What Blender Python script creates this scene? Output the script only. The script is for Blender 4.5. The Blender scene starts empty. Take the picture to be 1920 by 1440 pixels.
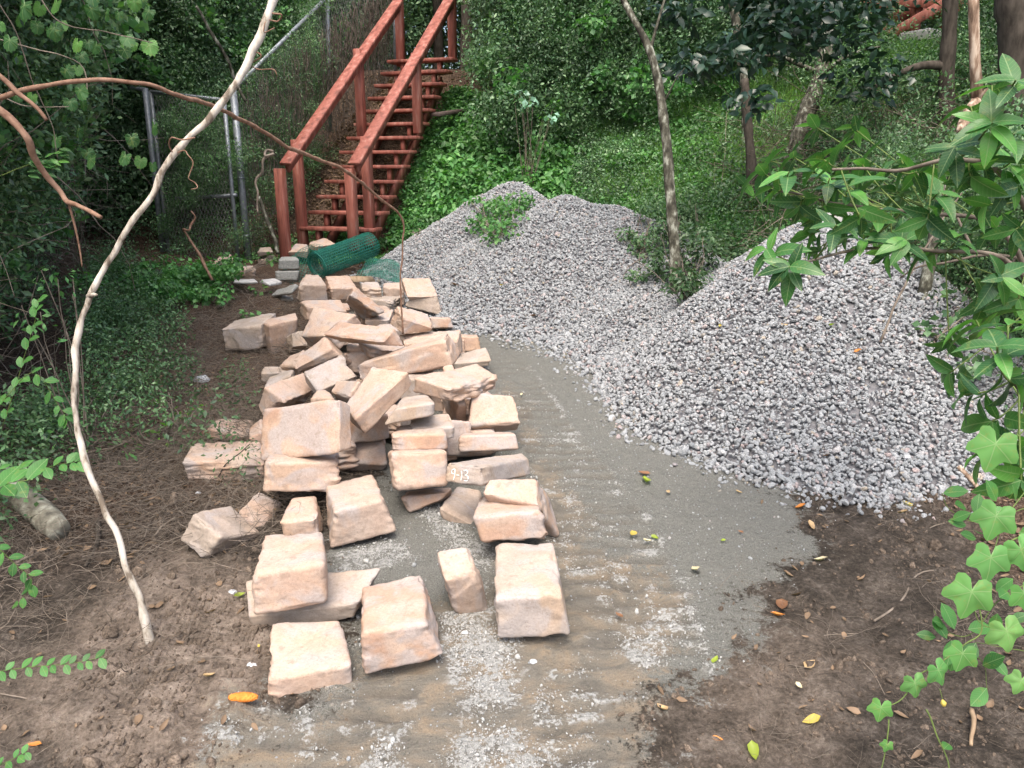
import bpy, math, random
import numpy as np
from mathutils import Matrix, Vector, Quaternion
rnd = random.Random(7)
rng = np.random.default_rng(11)
R = math.radians
scene = bpy.context.scene

# ------------------------------------------------------------------ camera
cam_d = bpy.data.cameras.new('camera'); cam = bpy.data.objects.new('camera', cam_d)
scene.collection.objects.link(cam); scene.camera = cam
cam.location = (0, 0, 1.7); cam.rotation_euler = (R(90 - 15), 0, 0)
cam_d.sensor_width = 36; cam_d.lens = 36 * 1478 / 1920
cam_d.clip_start = 0.05; cam_d.clip_end = 400

# ------------------------------------------------------------------ light
SUN_EL, SUN_AZ = 62, 188      # degrees; azimuth clockwise from +Y, so behind the camera
world = bpy.data.worlds.new('World'); scene.world = world; world.use_nodes = True
wn = world.node_tree.nodes; wl = world.node_tree.links
bg = wn['Background']
sky = wn.new('ShaderNodeTexSky'); sky.sky_type = 'NISHITA'; sky.sun_disc = False
sky.sun_elevation = R(SUN_EL); sky.sun_rotation = R(SUN_AZ)
sky.air_density = 1.0; sky.dust_density = 6.0; sky.ozone_density = 0.6
wl.new(sky.outputs[0], bg.inputs[0]); bg.inputs[1].default_value = 0.15
sun_d = bpy.data.lights.new('sun', 'SUN'); sun_d.energy = 0.8; sun_d.angle = R(36); sun_d.color = (1, .965, .91)
sun = bpy.data.objects.new('sun', sun_d); scene.collection.objects.link(sun)
dv = Vector((math.sin(R(SUN_AZ)) * math.cos(R(SUN_EL)), math.cos(R(SUN_AZ)) * math.cos(R(SUN_EL)), math.sin(R(SUN_EL))))
sun.rotation_euler = dv.to_track_quat('Z', 'Y').to_euler()
scene.view_settings.view_transform = 'Standard'; scene.view_settings.look = 'None'
scene.view_settings.exposure = 1.38; scene.view_settings.gamma = 1.0
scene.view_settings.use_curve_mapping = False
scene.cycles.max_bounces = 6; scene.cycles.diffuse_bounces = 3; scene.cycles.glossy_bounces = 2
scene.cycles.transmission_bounces = 3

# ------------------------------------------------------------------ numeric helpers
F = 1478.; PT = math.radians(15.); EYE = np.array([0, 0, 1.7])
FWD = np.array([0, math.cos(PT), -math.sin(PT)]); UPV = np.array([0, math.sin(PT), math.cos(PT)]); RTV = np.array([1., 0, 0])
def ray(u, v): return FWD + RTV * (u - 960) / F - UPV * (v - 720) / F
def P(u, v, y):                     # the place seen at (u, v) that lies y metres ahead
    d = ray(u, v); return Vector(EYE + d * y / d[1])

def vnoise(p, seed=0):
    p = np.asarray(p, dtype=float); i = np.floor(p).astype(np.int64); f = p - i; f = f * f * (3 - 2 * f)
    out = np.zeros(len(p))
    for dx in (0, 1):
        for dy in (0, 1):
            for dz in (0, 1):
                h = ((i[:, 0] + dx) * 374761393 + (i[:, 1] + dy) * 668265263 + (i[:, 2] + dz) * 2147483647 + seed * 974711) & 0xffffffff
                h = ((h ^ (h >> 13)) * 1274126177) & 0xffffffff; h = ((h ^ (h >> 16)) * 2246822519) & 0xffffffff
                val = (h ^ (h >> 15)) / 4294967295. * 2 - 1
                w = (f[:, 0] if dx else 1 - f[:, 0]) * (f[:, 1] if dy else 1 - f[:, 1]) * (f[:, 2] if dz else 1 - f[:, 2])
                out += w * val
    return out
def fbm(p, octv=4, seed=0, gain=.5):
    s = 0; a = 1
    for k in range(octv):
        s = s + a * vnoise(np.asarray(p) * 2 ** k + 17.3 * k, seed + k); a *= gain
    return s
def n2(x, y, sc, octv=3, seed=0):
    x = np.asarray(x, float); y = np.asarray(y, float); sh = np.broadcast(x, y).shape
    q = np.stack([np.broadcast_to(x, sh).ravel() / sc, np.broadcast_to(y, sh).ravel() / sc, np.full(int(np.prod(sh)) if sh else 1, .37)], 1)
    return fbm(q, octv, seed).reshape(sh)
def sstep(a, b, x): t = np.clip((x - a) / (b - a), 0, 1); return t * t * (3 - 2 * t)

TOE = np.array([(-60, 13), (-8, 11.), (-3, 10.3), (-1.6, 9.95), (0, 9.0), (1.5, 7.9), (3, 6.4), (3.9, 4.6), (4.6, 2.4), (5.0, -4), (5.2, -80)])
def toe_dist(x, y):
    x = np.asarray(x, float); y = np.asarray(y, float)
    best = np.full(np.broadcast(x, y).shape, 1e9); sgn = np.ones_like(best)
    for a, b in zip(TOE[:-1], TOE[1:]):
        d = b - a; L = d @ d
        t = np.clip(((x - a[0]) * d[0] + (y - a[1]) * d[1]) / L, 0, 1)
        ex = x - a[0] - t * d[0]; ey = y - a[1] - t * d[1]; dd = np.hypot(ex, ey)
        s = np.where(d[0] * (y - a[1]) - d[1] * (x - a[0]) > 0, 1., -1.)
        m = dd < best; best = np.where(m, dd, best); sgn = np.where(m, s, sgn)
    return best * sgn
def H(x, y):                        # the bare ground
    x = np.asarray(x, float); y = np.asarray(y, float)
    b = .085 * (np.clip(y, -30, 40) - 2.3)
    d = toe_dist(x, y)
    k = 1 - sstep(.2, 2.4, np.abs(x + 1.9)); slope = .6 + .27 * k
    dd = np.maximum(d, 0); rise = slope * dd * dd / (dd + .25)
    cap = 2.25
    r = np.where(rise < cap, rise, cap + .16 * (1 - np.exp(-(rise - cap) / .5)) * .6 + .03 * (rise - cap))
    b = np.where(d > 0, b * 1 + 0, b)
    return b + r
CONES = [(0, 9.6, 1.72, .68, .68, 0), (-.35, 9.5, 1.50, .68, .68, 0), (.55, 8.45, 1.60, .64, .62, 0), (1.0, 8.35, 1.52, .64, .62, 0), (1.4, 8.1, 1.30, .62, .62, 0), (1.6, 6.9, 1.12, .52, .52, 1), (2.02, 5.5, 1.47, .83, .72, 2), (2.3, 6.1, 1.48, .76, .66, 2), (2.5, 5.4, 1.32, .78, .72, 2)]
def pile(x, y):
    x = np.asarray(x, float); y = np.asarray(y, float)
    hs = [Z - np.sqrt((sx * (x - cx)) ** 2 + (sy * (y - cy)) ** 2 + .022) for cx, cy, Z, sx, sy, _ in CONES]
    hs = np.stack(hs); k = 22.
    m = hs.max(0); return m + np.log(np.exp(k * (hs - m)).sum(0)) / k
def surf_h(x, y): return np.maximum(H(x, y), pile(x, y))
def hit(u, v, ymax=40):             # where the line of sight at (u, v) meets the ground
    d = ray(u, v); t = np.linspace(.8, ymax, 1600)
    p = EYE[None] + d[None] * t[:, None]
    below = p[:, 2] < surf_h(p[:, 0], p[:, 1])
    if not below.any(): return Vector(p[-1])
    q = p[max(int(np.argmax(below)), 1)]; return Vector((q[0], q[1], float(surf_h(q[0], q[1]))))
def on(x, y, dz=0): return Vector((x, y, float(surf_h(x, y)) + dz))

# ------------------------------------------------------------------ mesh helpers
def mesh_np(name, V, faces, smooth=False):
    """V (n,3); faces: array (m,k) or list of such arrays"""
    me = bpy.data.meshes.new(name)
    fl = faces if isinstance(faces, list) else [faces]
    fl = [np.asarray(f, dtype=np.int32) for f in fl if len(f)]
    V = np.asarray(V, dtype=np.float32)
    me.vertices.add(len(V)); me.vertices.foreach_set('co', V.ravel())
    loops = np.concatenate([f.ravel() for f in fl]); tot = np.concatenate([np.full(len(f), f.shape[1], dtype=np.int32) for f in fl])
    start = np.concatenate([[0], np.cumsum(tot)[:-1]]).astype(np.int32)
    me.loops.add(len(loops)); me.loops.foreach_set('vertex_index', loops)
    me.polygons.add(len(tot)); me.polygons.foreach_set('loop_start', start); me.polygons.foreach_set('loop_total', tot)
    if smooth: me.polygons.foreach_set('use_smooth', np.ones(len(tot), dtype=bool))
    me.update(calc_edges=True); return me
def put(name, me, mat=None, parent=None, loc=None, label=None, cat=None, group=None, kind=None):
    o = bpy.data.objects.new(name, me); scene.collection.objects.link(o)
    if mat is not None and me is not None:
        if len(me.materials) == 0: me.materials.append(mat)
    if loc is not None: o.location = loc
    if parent is not None: o.parent = parent
    if label: o['label'] = label
    if cat: o['category'] = cat
    if group: o['group'] = group
    if kind: o['kind'] = kind
    return o
def thing(name, label, cat, loc=(0, 0, 0), group=None): return put(name, None, None, None, loc, label, cat, group)

class MB:
    def __init__(s): s.V = []; s.F3 = []; s.F4 = []; s.n = 0
    def add(s, V, F):
        V = np.asarray(V, float); F = np.asarray(F)
        (s.F3 if F.shape[1] == 3 else s.F4).append(F + s.n); s.V.append(V); s.n += len(V)
    def box(s, c, size, M=None):
        q = np.array([(x, y, z) for x in (-.5, .5) for y in (-.5, .5) for z in (-.5, .5)]) * np.array(size)
        if M is not None: q = q @ np.array(M).T
        s.add(q + np.array(c), [(0, 1, 3, 2), (4, 6, 7, 5), (0, 4, 5, 1), (2, 3, 7, 6), (0, 2, 6, 4), (1, 5, 7, 3)])
    def tube(s, pts, rad, k=6, cap=True):
        pts = np.array([tuple(p) for p in pts], float); n = len(pts)
        rad = np.broadcast_to(np.asarray(rad, float), (n,))
        tg = np.gradient(pts, axis=0); tg /= np.linalg.norm(tg, axis=1)[:, None] + 1e-12
        a = np.array([0, 0, 1.]) if abs(tg[0][2]) < .9 else np.array([1., 0, 0])
        u = np.cross(tg[0], a); u /= np.linalg.norm(u); rings = []
        for i in range(n):
            u = u - tg[i] * (u @ tg[i]); u /= np.linalg.norm(u) + 1e-12; w = np.cross(tg[i], u)
            th = np.arange(k) * 2 * math.pi / k
            rings.append(pts[i] + rad[i] * (np.cos(th)[:, None] * u + np.sin(th)[:, None] * w))
        V = np.concatenate(rings); i = np.arange(n - 1)[:, None] * k; j = np.arange(k)[None]; j2 = (j + 1) % k
        Fq = np.stack([i + j, i + j2, i + k + j2, i + k + j], -1).reshape(-1, 4)
        if cap:
            V = np.concatenate([V, pts[:1], pts[-1:]]); e = n * k
            c1 = np.stack([np.full(k, e), (np.arange(k) + 1) % k, np.arange(k)], 1)
            c2 = np.stack([np.full(k, e + 1), (n - 1) * k + np.arange(k), (n - 1) * k + (np.arange(k) + 1) % k], 1)
            s.F3.append(np.concatenate([c1, c2]) + s.n)
        s.F4.append(Fq + s.n); s.V.append(V); s.n += len(V)
    def mesh(s, name, smooth=False):
        fl = []
        if s.F4: fl.append(np.concatenate(s.F4))
        if s.F3: fl.append(np.concatenate(s.F3))
        return mesh_np(name, np.concatenate(s.V), fl, smooth)
def smooth_path(pts, n=6):
    pts = np.array([tuple(p) for p in pts], float); out = []
    q = np.concatenate([[2 * pts[0] - pts[1]], pts, [2 * pts[-1] - pts[-2]]])
    for i in range(1, len(q) - 2):
        for t in np.linspace(0, 1, n, endpoint=False):
            a, b, c, d = q[i - 1], q[i], q[i + 1], q[i + 2]
            out.append(.5 * ((2 * b) + (c - a) * t + (2 * a - 5 * b + 4 * c - d) * t * t + (3 * b - a - 3 * c + d) * t ** 3))
    out.append(pts[-1]); return np.array(out)
def wobble(pts, amp, sc=.12, seed=0):
    pts = np.array(pts); 
    for a in range(3): pts[:, a] += amp * fbm(pts / sc, 2, seed + a * 9)
    return pts
def rotmats(n, tilt=1., rg=rng):
    """random rotations, z axis tilted by up to tilt (1 = any)"""
    q = rg.normal(size=(n, 4)); q /= np.linalg.norm(q, axis=1)[:, None]; w, x, y, z = q.T
    return np.stack([1 - 2 * (y * y + z * z), 2 * (x * y - z * w), 2 * (x * z + y * w), 2 * (x * y + z * w), 1 - 2 * (x * x + z * z), 2 * (y * z - x * w), 2 * (x * z - y * w), 2 * (y * z + x * w), 1 - 2 * (x * x + y * y)], 1).reshape(-1, 3, 3)
def euler_mats(rx, ry, rz):
    cx, sx, cy, sy, cz, sz = np.cos(rx), np.sin(rx), np.cos(ry), np.sin(ry), np.cos(rz), np.sin(rz)
    o = np.zeros_like(cx + cz)
    m = np.stack([cz * cy, cz * sy * sx - sz * cx, cz * sy * cx + sz * sx, sz * cy, sz * sy * sx + cz * cx, sz * sy * cx - cz * sx, -sy + o, cy * sx, cy * cx], -1)
    return m.reshape(-1, 3, 3)
def replicate(V, Fc, Rm, T, S):
    n = len(T); W = np.einsum('nij,vj->nvi', Rm, V) * np.asarray(S).reshape(n, 1, -1) + T[:, None, :]
    Fa = (Fc[None] + (np.arange(n) * len(V))[:, None, None]).reshape(-1, Fc.shape[1])
    return W.reshape(-1, 3), Fa
# leaf prototypes: unit length along +Y from the stalk, folded on the midrib, drooping
def leaf_proto(w=.45, seg=3, fold=.12, droop=.18, point=1.4):
    ys = np.linspace(0, 1, seg + 1); V = []; Fq = []
    for y in ys:
        hw = w / 2 * math.sin(math.pi * min(max(y, 0), 1) ** (1 / point)) ** .8 if 0 < y < 1 else 0
        z = -droop * y * y
        V += [(-hw, y, z + fold * hw * 2), (0, y, z), (hw, y, z + fold * hw * 2)]
    for i in range(seg):
        a = i * 3; Fq += [(a, a + 1, a + 4, a + 3), (a + 1, a + 2, a + 5, a + 4)]
    return np.array(V), np.array(Fq)
def lobed_proto(kind='vine', n=1):
    """palmate leaf with lobes: fan around the stalk point"""
    if kind == 'vine':     # five sharp lobes with a deep notch at the stalk
        pr = [(198, .50), (212, .68), (228, .78), (236, .74), (250, .66), (266, .68), (284, .88), (298, .97), (304, .90), (318, .70), (334, .74), (350, .98), (0, 1.10), (9, .99), (25, .75), (42, .69), (56, .91), (62, .96), (76, .87), (94, .67), (110, .65), (124, .75), (132, .78), (148, .69), (162, .48), (180, .10)]
    else:                  # grape: broad, shallow, toothed
        pr = [];  k = 0
        for a in range(-160, 161, 10):
            r = .62 + .16 * math.cos(math.radians(a)) + .10 * max(0, math.cos(math.radians(a * 3)))
            r *= 1.09 if k % 2 else .93; k += 1; pr.append((a, r))
        pr.append((180, .08))
    V = [(0, 0, 0)]; ring = []; mid = []
    for a, r in pr:
        t = math.radians(a); x, y = math.sin(t) * r, math.cos(t) * r
        z = -.20 * r * r + .07 * math.sin(3 * t + .6)
        ring.append((x * .95, y * .95, z)); mid.append((x * .5, y * .5, -.03 * r + .035 * math.cos(5 * t)))
    m = len(ring); V = np.array(V + mid + ring); F3 = []; F4 = []
    for i in range(m):
        j = (i + 1) % m; F3.append((0, 1 + j, 1 + i)); F4.append((1 + i, 1 + j, 1 + m + j, 1 + m + i))
    return V, np.array(F3), np.array(F4)
def poly_proto(V, Fq): return V, Fq

# ------------------------------------------------------------------ materials
def newmat(name):
    m = bpy.data.materials.new(name); m.use_nodes = True; nt = m.node_tree
    return m, nt, nt.nodes['Principled BSDF'], nt.nodes['Material Output']
def N(nt, t, **kw):
    n = nt.nodes.new(t)
    for k, v in kw.items():
        if k.startswith('i_'): n.inputs[int(k[2:])].default_value = v
        else: setattr(n, k, v)
    return n
def ramp(nt, stops, interp='LINEAR'):
    r = nt.nodes.new('ShaderNodeValToRGB'); cr = r.color_ramp; cr.interpolation = interp
    while len(cr.elements) > 1: cr.elements.remove(cr.elements[-1])
    cr.elements[0].position = stops[0][0]; cr.elements[0].color = (*stops[0][1], 1)
    for p, c in stops[1:]: e = cr.elements.new(p); e.color = (*c, 1)
    return r
def noise(nt, sc, det=4, rough=.55, vec=None, dist=0):
    n = nt.nodes.new('ShaderNodeTexNoise'); n.inputs['Scale'].default_value = sc; n.inputs['Detail'].default_value = det
    n.inputs['Roughness'].default_value = rough; n.inputs['Distortion'].default_value = dist
    if vec is not None: nt.links.new(vec, n.inputs['Vector'])
    return n
def mixc(nt, fac, a, b, mode='MIX'):
    m = nt.nodes.new('ShaderNodeMix'); m.data_type = 'RGBA'; m.blend_type = mode
    for sock, v in ((m.inputs[0], fac), (m.inputs[6], a), (m.inputs[7], b)):
        if hasattr(v, 'links'): nt.links.new(v, sock)
        elif isinstance(v, tuple): sock.default_value = (*v, 1) if len(v) == 3 else v
        else: sock.default_value = v
    return m.outputs[2]
def math_(nt, op, a, b=None, clamp=False):
    m = nt.nodes.new('ShaderNodeMath'); m.operation = op; m.use_clamp = clamp
    for i, v in enumerate((a, b)):
        if v is None: continue
        if hasattr(v, 'links'): nt.links.new(v, m.inputs[i])
        else: m.inputs[i].default_value = v
    return m.outputs[0]
def bump(nt, h, strength, dist, prev=None):
    b = nt.nodes.new('ShaderNodeBump'); b.inputs['Strength'].default_value = strength; b.inputs['Distance'].default_value = dist
    nt.links.new(h, b.inputs['Height'])
    if prev is not None: nt.links.new(prev, b.inputs['Normal'])
    return b.outputs[0]
def objpos(nt): return nt.nodes.new('ShaderNodeTexCoord').outputs['Object']
def geopos(nt): return nt.nodes.new('ShaderNodeNewGeometry').outputs['Position']

def leaf_mat(name, cols, rough=.45, trans=.3, obvar=.35, spec=.5, per='island', vein=None):
    m, nt, bs, out = newmat(name)
    g = nt.nodes.new('ShaderNodeNewGeometry'); oi = nt.nodes.new('ShaderNodeObjectInfo')
    r = ramp(nt, [(i / (len(cols) - 1), c) for i, c in enumerate(cols)])
    nt.links.new(g.outputs['Random Per Island'] if per == 'island' else oi.outputs['Random'], r.inputs[0])
    mr = nt.nodes.new('ShaderNodeMapRange'); nt.links.new(oi.outputs['Random'], mr.inputs[0])
    mr.inputs[3].default_value = 1 - obvar; mr.inputs[4].default_value = 1 + obvar
    no = noise(nt, 14, 2, .5, g.outputs['Position'])
    mr2 = nt.nodes.new('ShaderNodeMapRange'); nt.links.new(no.outputs[0], mr2.inputs[0]); mr2.inputs[1].default_value = .3; mr2.inputs[2].default_value = .7
    mr2.inputs[3].default_value = .8; mr2.inputs[4].default_value = 1.2
    f = math_(nt, 'MULTIPLY', mr.outputs[0], mr2.outputs[0])
    v = nt.nodes.new('ShaderNodeVectorMath'); v.operation = 'SCALE'; nt.links.new(r.outputs[0], v.inputs[0]); nt.links.new(f, v.inputs['Scale'])
    if vein:
        sx = nt.nodes.new('ShaderNodeSeparateXYZ'); nt.links.new(objpos(nt), sx.inputs[0]); ax_ = math_(nt, 'ABSOLUTE', sx.outputs[0])
        if vein == 'rib':          # midrib and slanting side veins
            rib = math_(nt, 'LESS_THAN', ax_, .011); w_ = math_(nt, 'SINE', math_(nt, 'MULTIPLY', math_(nt, 'SUBTRACT', sx.outputs[1], math_(nt, 'MULTIPLY', ax_, .9)), 58.)); side = math_(nt, 'MULTIPLY', math_(nt, 'GREATER_THAN', w_, .93), .35)
        else:                      # veins fanning out from the stalk
            th = math_(nt, 'ARCTAN2', ax_, sx.outputs[1]); md = math_(nt, 'PINGPONG', th, .48); ln = nt.nodes.new('ShaderNodeVectorMath'); ln.operation = 'LENGTH'; nt.links.new(objpos(nt), ln.inputs[0])
            rib = math_(nt, 'LESS_THAN', math_(nt, 'MULTIPLY', md, ln.outputs['Value']), .016); side = 0.
        vm = math_(nt, 'MULTIPLY', math_(nt, 'MAXIMUM', rib, side), .5)
        n9 = noise(nt, 5, 5, .7, g.outputs['Position']); r9 = ramp(nt, [(.56, (0, 0, 0)), (.64, (1, 1, 1))]); nt.links.new(noise(nt, 45, 4, .7, g.outputs['Position']).outputs[0], r9.inputs[0])
        c9 = mixc(nt, vm, v.outputs[0], (.30, .42, .20)); c9 = mixc(nt, math_(nt, 'MULTIPLY', r9.outputs[0], .28), c9, (.24, .25, .06)); v = nt.nodes.new('ShaderNodeVectorMath'); v.operation = 'SCALE'; nt.links.new(c9, v.inputs[0]); v.inputs['Scale'].default_value = 1.
        nt.links.new(bump(nt, vm, .4, .003), bs.inputs['Normal'])
    nt.links.new(v.outputs[0], bs.inputs['Base Color']); bs.inputs['Roughness'].default_value = rough
    bs.inputs['Specular IOR Level'].default_value = spec
    tr = nt.nodes.new('ShaderNodeBsdfTranslucent'); v2 = mixc(nt, 1., v.outputs[0], (1.2, 1.5, .5), 'MULTIPLY'); nt.links.new(v2, tr.inputs[0])
    mx = nt.nodes.new('ShaderNodeMixShader'); mx.inputs[0].default_value = trans
    nt.links.new(bs.outputs[0], mx.inputs[1]); nt.links.new(tr.outputs[0], mx.inputs[2]); nt.links.new(mx.outputs[0], out.inputs[0])
    return m
def plain(name, stops, sc=20, rough=.8, bstr=.3, bdist=.003, spec=.3, stretch=None, obrand=0, det=5):
    m, nt, bs, out = newmat(name); vec = objpos(nt)
    if stretch:
        mp = nt.nodes.new('ShaderNodeMapping'); mp.inputs['Scale'].default_value = stretch; nt.links.new(vec, mp.inputs[0]); vec = mp.outputs[0]
    n = noise(nt, sc, det, .6, vec); r = ramp(nt, stops); nt.links.new(n.outputs[0], r.inputs[0]); c = r.outputs[0]
    if obrand:
        oi = nt.nodes.new('ShaderNodeObjectInfo'); mr = nt.nodes.new('ShaderNodeMapRange'); nt.links.new(oi.outputs['Random'], mr.inputs[0])
        mr.inputs[3].default_value = 1 - obrand; mr.inputs[4].default_value = 1 + obrand
        v = nt.nodes.new('ShaderNodeVectorMath'); v.operation = 'SCALE'; nt.links.new(c, v.inputs[0]); nt.links.new(mr.outputs[0], v.inputs['Scale']); c = v.outputs[0]
    nt.links.new(c, bs.inputs['Base Color']); bs.inputs['Roughness'].default_value = rough; bs.inputs['Specular IOR Level'].default_value = spec
    if bstr: nt.links.new(bump(nt, n.outputs[0], bstr, bdist), bs.inputs['Normal'])
    return m

# stone block: moulded concrete, tan to peach with paler and greyer bands, warm patches, dust and specks
def block_mat():
    m, nt, bs, out = newmat('stone_block'); p = objpos(nt); oi = nt.nodes.new('ShaderNodeObjectInfo')
    off = nt.nodes.new('ShaderNodeVectorMath'); off.operation = 'ADD'; nt.links.new(p, off.inputs[0])
    cv = nt.nodes.new('ShaderNodeCombineXYZ')
    for i, k in enumerate((37., 11., 23.)): nt.links.new(math_(nt, 'MULTIPLY', oi.outputs['Random'], k), cv.inputs[i])
    nt.links.new(cv.outputs[0], off.inputs[1]); q = off.outputs[0]
    n1 = noise(nt, 4.0, 3, .5, q, .3); n2_ = noise(nt, 8, 4, .55, q, .4); n3 = noise(nt, 90, 5, .65, q); n4 = noise(nt, 260, 3, .6, q)
    base = ramp(nt, [(0, (.39, .255, .185)), (.35, (.44, .305, .23)), (.7, (.44, .33, .265)), (.88, (.37, .305, .25)), (1, (.31, .27, .23))]); nt.links.new(oi.outputs['Random'], base.inputs[0])
    warm = ramp(nt, [(.46, (0, 0, 0)), (.62, (1, 1, 1))]); nt.links.new(n1.outputs[0], warm.inputs[0])
    c = mixc(nt, math_(nt, 'MULTIPLY', warm.outputs[0], .35), base.outputs[0], (.54, .37, .24))
    pale = ramp(nt, [(.46, (0, 0, 0)), (.62, (1, 1, 1))]); nt.links.new(n2_.outputs[0], pale.inputs[0])
    c = mixc(nt, math_(nt, 'MULTIPLY', pale.outputs[0], .5), c, (.47, .395, .34))
    grey = ramp(nt, [(.50, (0, 0, 0)), (.62, (1, 1, 1))]); n5 = noise(nt, 4.2, 3, .5, q, 1.2); nt.links.new(n5.outputs[0], grey.inputs[0])
    c = mixc(nt, math_(nt, 'MULTIPLY', grey.outputs[0], .75), c, (.38, .35, .34))
    # pale cement dust settled on the upward faces
    g = nt.nodes.new('ShaderNodeNewGeometry'); sx = nt.nodes.new('ShaderNodeSeparateXYZ'); nt.links.new(g.outputs['Normal'], sx.inputs[0])
    upf = nt.nodes.new('ShaderNodeMapRange'); nt.links.new(sx.outputs[2], upf.inputs[0]); upf.inputs[1].default_value = .55; upf.inputs[2].default_value = .95
    du = math_(nt, 'MULTIPLY', upf.outputs[0], math_(nt, 'ADD', n2_.outputs[0], -.1)); c = mixc(nt, math_(nt, 'MULTIPLY', du, .65, True), c, (.46, .395, .345))
    fine = nt.nodes.new('ShaderNodeMapRange'); nt.links.new(n3.outputs[0], fine.inputs[0]); fine.inputs[1].default_value = .3; fine.inputs[2].default_value = .7; fine.inputs[3].default_value = .86; fine.inputs[4].default_value = 1.1
    v = nt.nodes.new('ShaderNodeVectorMath'); v.operation = 'SCALE'; nt.links.new(c, v.inputs[0]); nt.links.new(fine.outputs[0], v.inputs['Scale']); c = v.outputs[0]
    sp = ramp(nt, [(.62, (0, 0, 0)), (.68, (1, 1, 1))]); nt.links.new(n4.outputs[0], sp.inputs[0])
    dirt = ramp(nt, [(.56, (0, 0, 0)), (.66, (1, 1, 1))]); n6 = noise(nt, 22, 6, .7, q); nt.links.new(n6.outputs[0], dirt.inputs[0])
    c = mixc(nt, math_(nt, 'MULTIPLY', sp.outputs[0], .7), c, (.18, .13, .10)); c = mixc(nt, math_(nt, 'MULTIPLY', dirt.outputs[0], .5), c, (.24, .185, .145))
    nt.links.new(c, bs.inputs['Base Color']); bs.inputs['Roughness'].default_value = .93; bs.inputs['Specular IOR Level'].default_value = .2
    b1 = bump(nt, n3.outputs[0], .6, .004); b2 = bump(nt, n2_.outputs[0], .35, .012, b1); b3 = bump(nt, n4.outputs[0], .3, .0015, b2)
    nt.links.new(b3, bs.inputs['Normal']); return m
M_BLOCK = block_mat()

def gravel_mat():
    m, nt, bs, out = newmat('crushed_stone'); oi = nt.nodes.new('ShaderNodeObjectInfo'); p = objpos(nt)
    r = ramp(nt, [(0, (.28, .30, .315)), (.2, (.36, .38, .395)), (.45, (.42, .44, .455)), (.7, (.33, .35, .365)), (.86, (.49, .505, .515)), (.93, (.45, .37, .36)), (.97, (.24, .26, .28)), (1, (.48, .42, .34))])
    nt.links.new(oi.outputs['Random'], r.inputs[0]); n = noise(nt, 3.2, 4, .6, p)
    mr = nt.nodes.new('ShaderNodeMapRange'); nt.links.new(n.outputs[0], mr.inputs[0]); mr.inputs[1].default_value = .3; mr.inputs[2].default_value = .7; mr.inputs[3].default_value = .8; mr.inputs[4].default_value = 1.15
    v = nt.nodes.new('ShaderNodeVectorMath'); v.operation = 'SCALE'; nt.links.new(r.outputs[0], v.inputs[0]); nt.links.new(mr.outputs[0], v.inputs['Scale'])
    nt.links.new(v.outputs[0], bs.inputs['Base Color']); bs.inputs['Roughness'].default_value = .85; bs.inputs['Specular IOR Level'].default_value = .3
    nt.links.new(bump(nt, n.outputs[0], .5, .15), bs.inputs['Normal']); return m
M_GRAVEL = gravel_mat()
M_FINES = plain('gravel_fines', [(.3, (.10, .10, .11)), (.7, (.2, .2, .21))], 60, .95)

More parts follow.
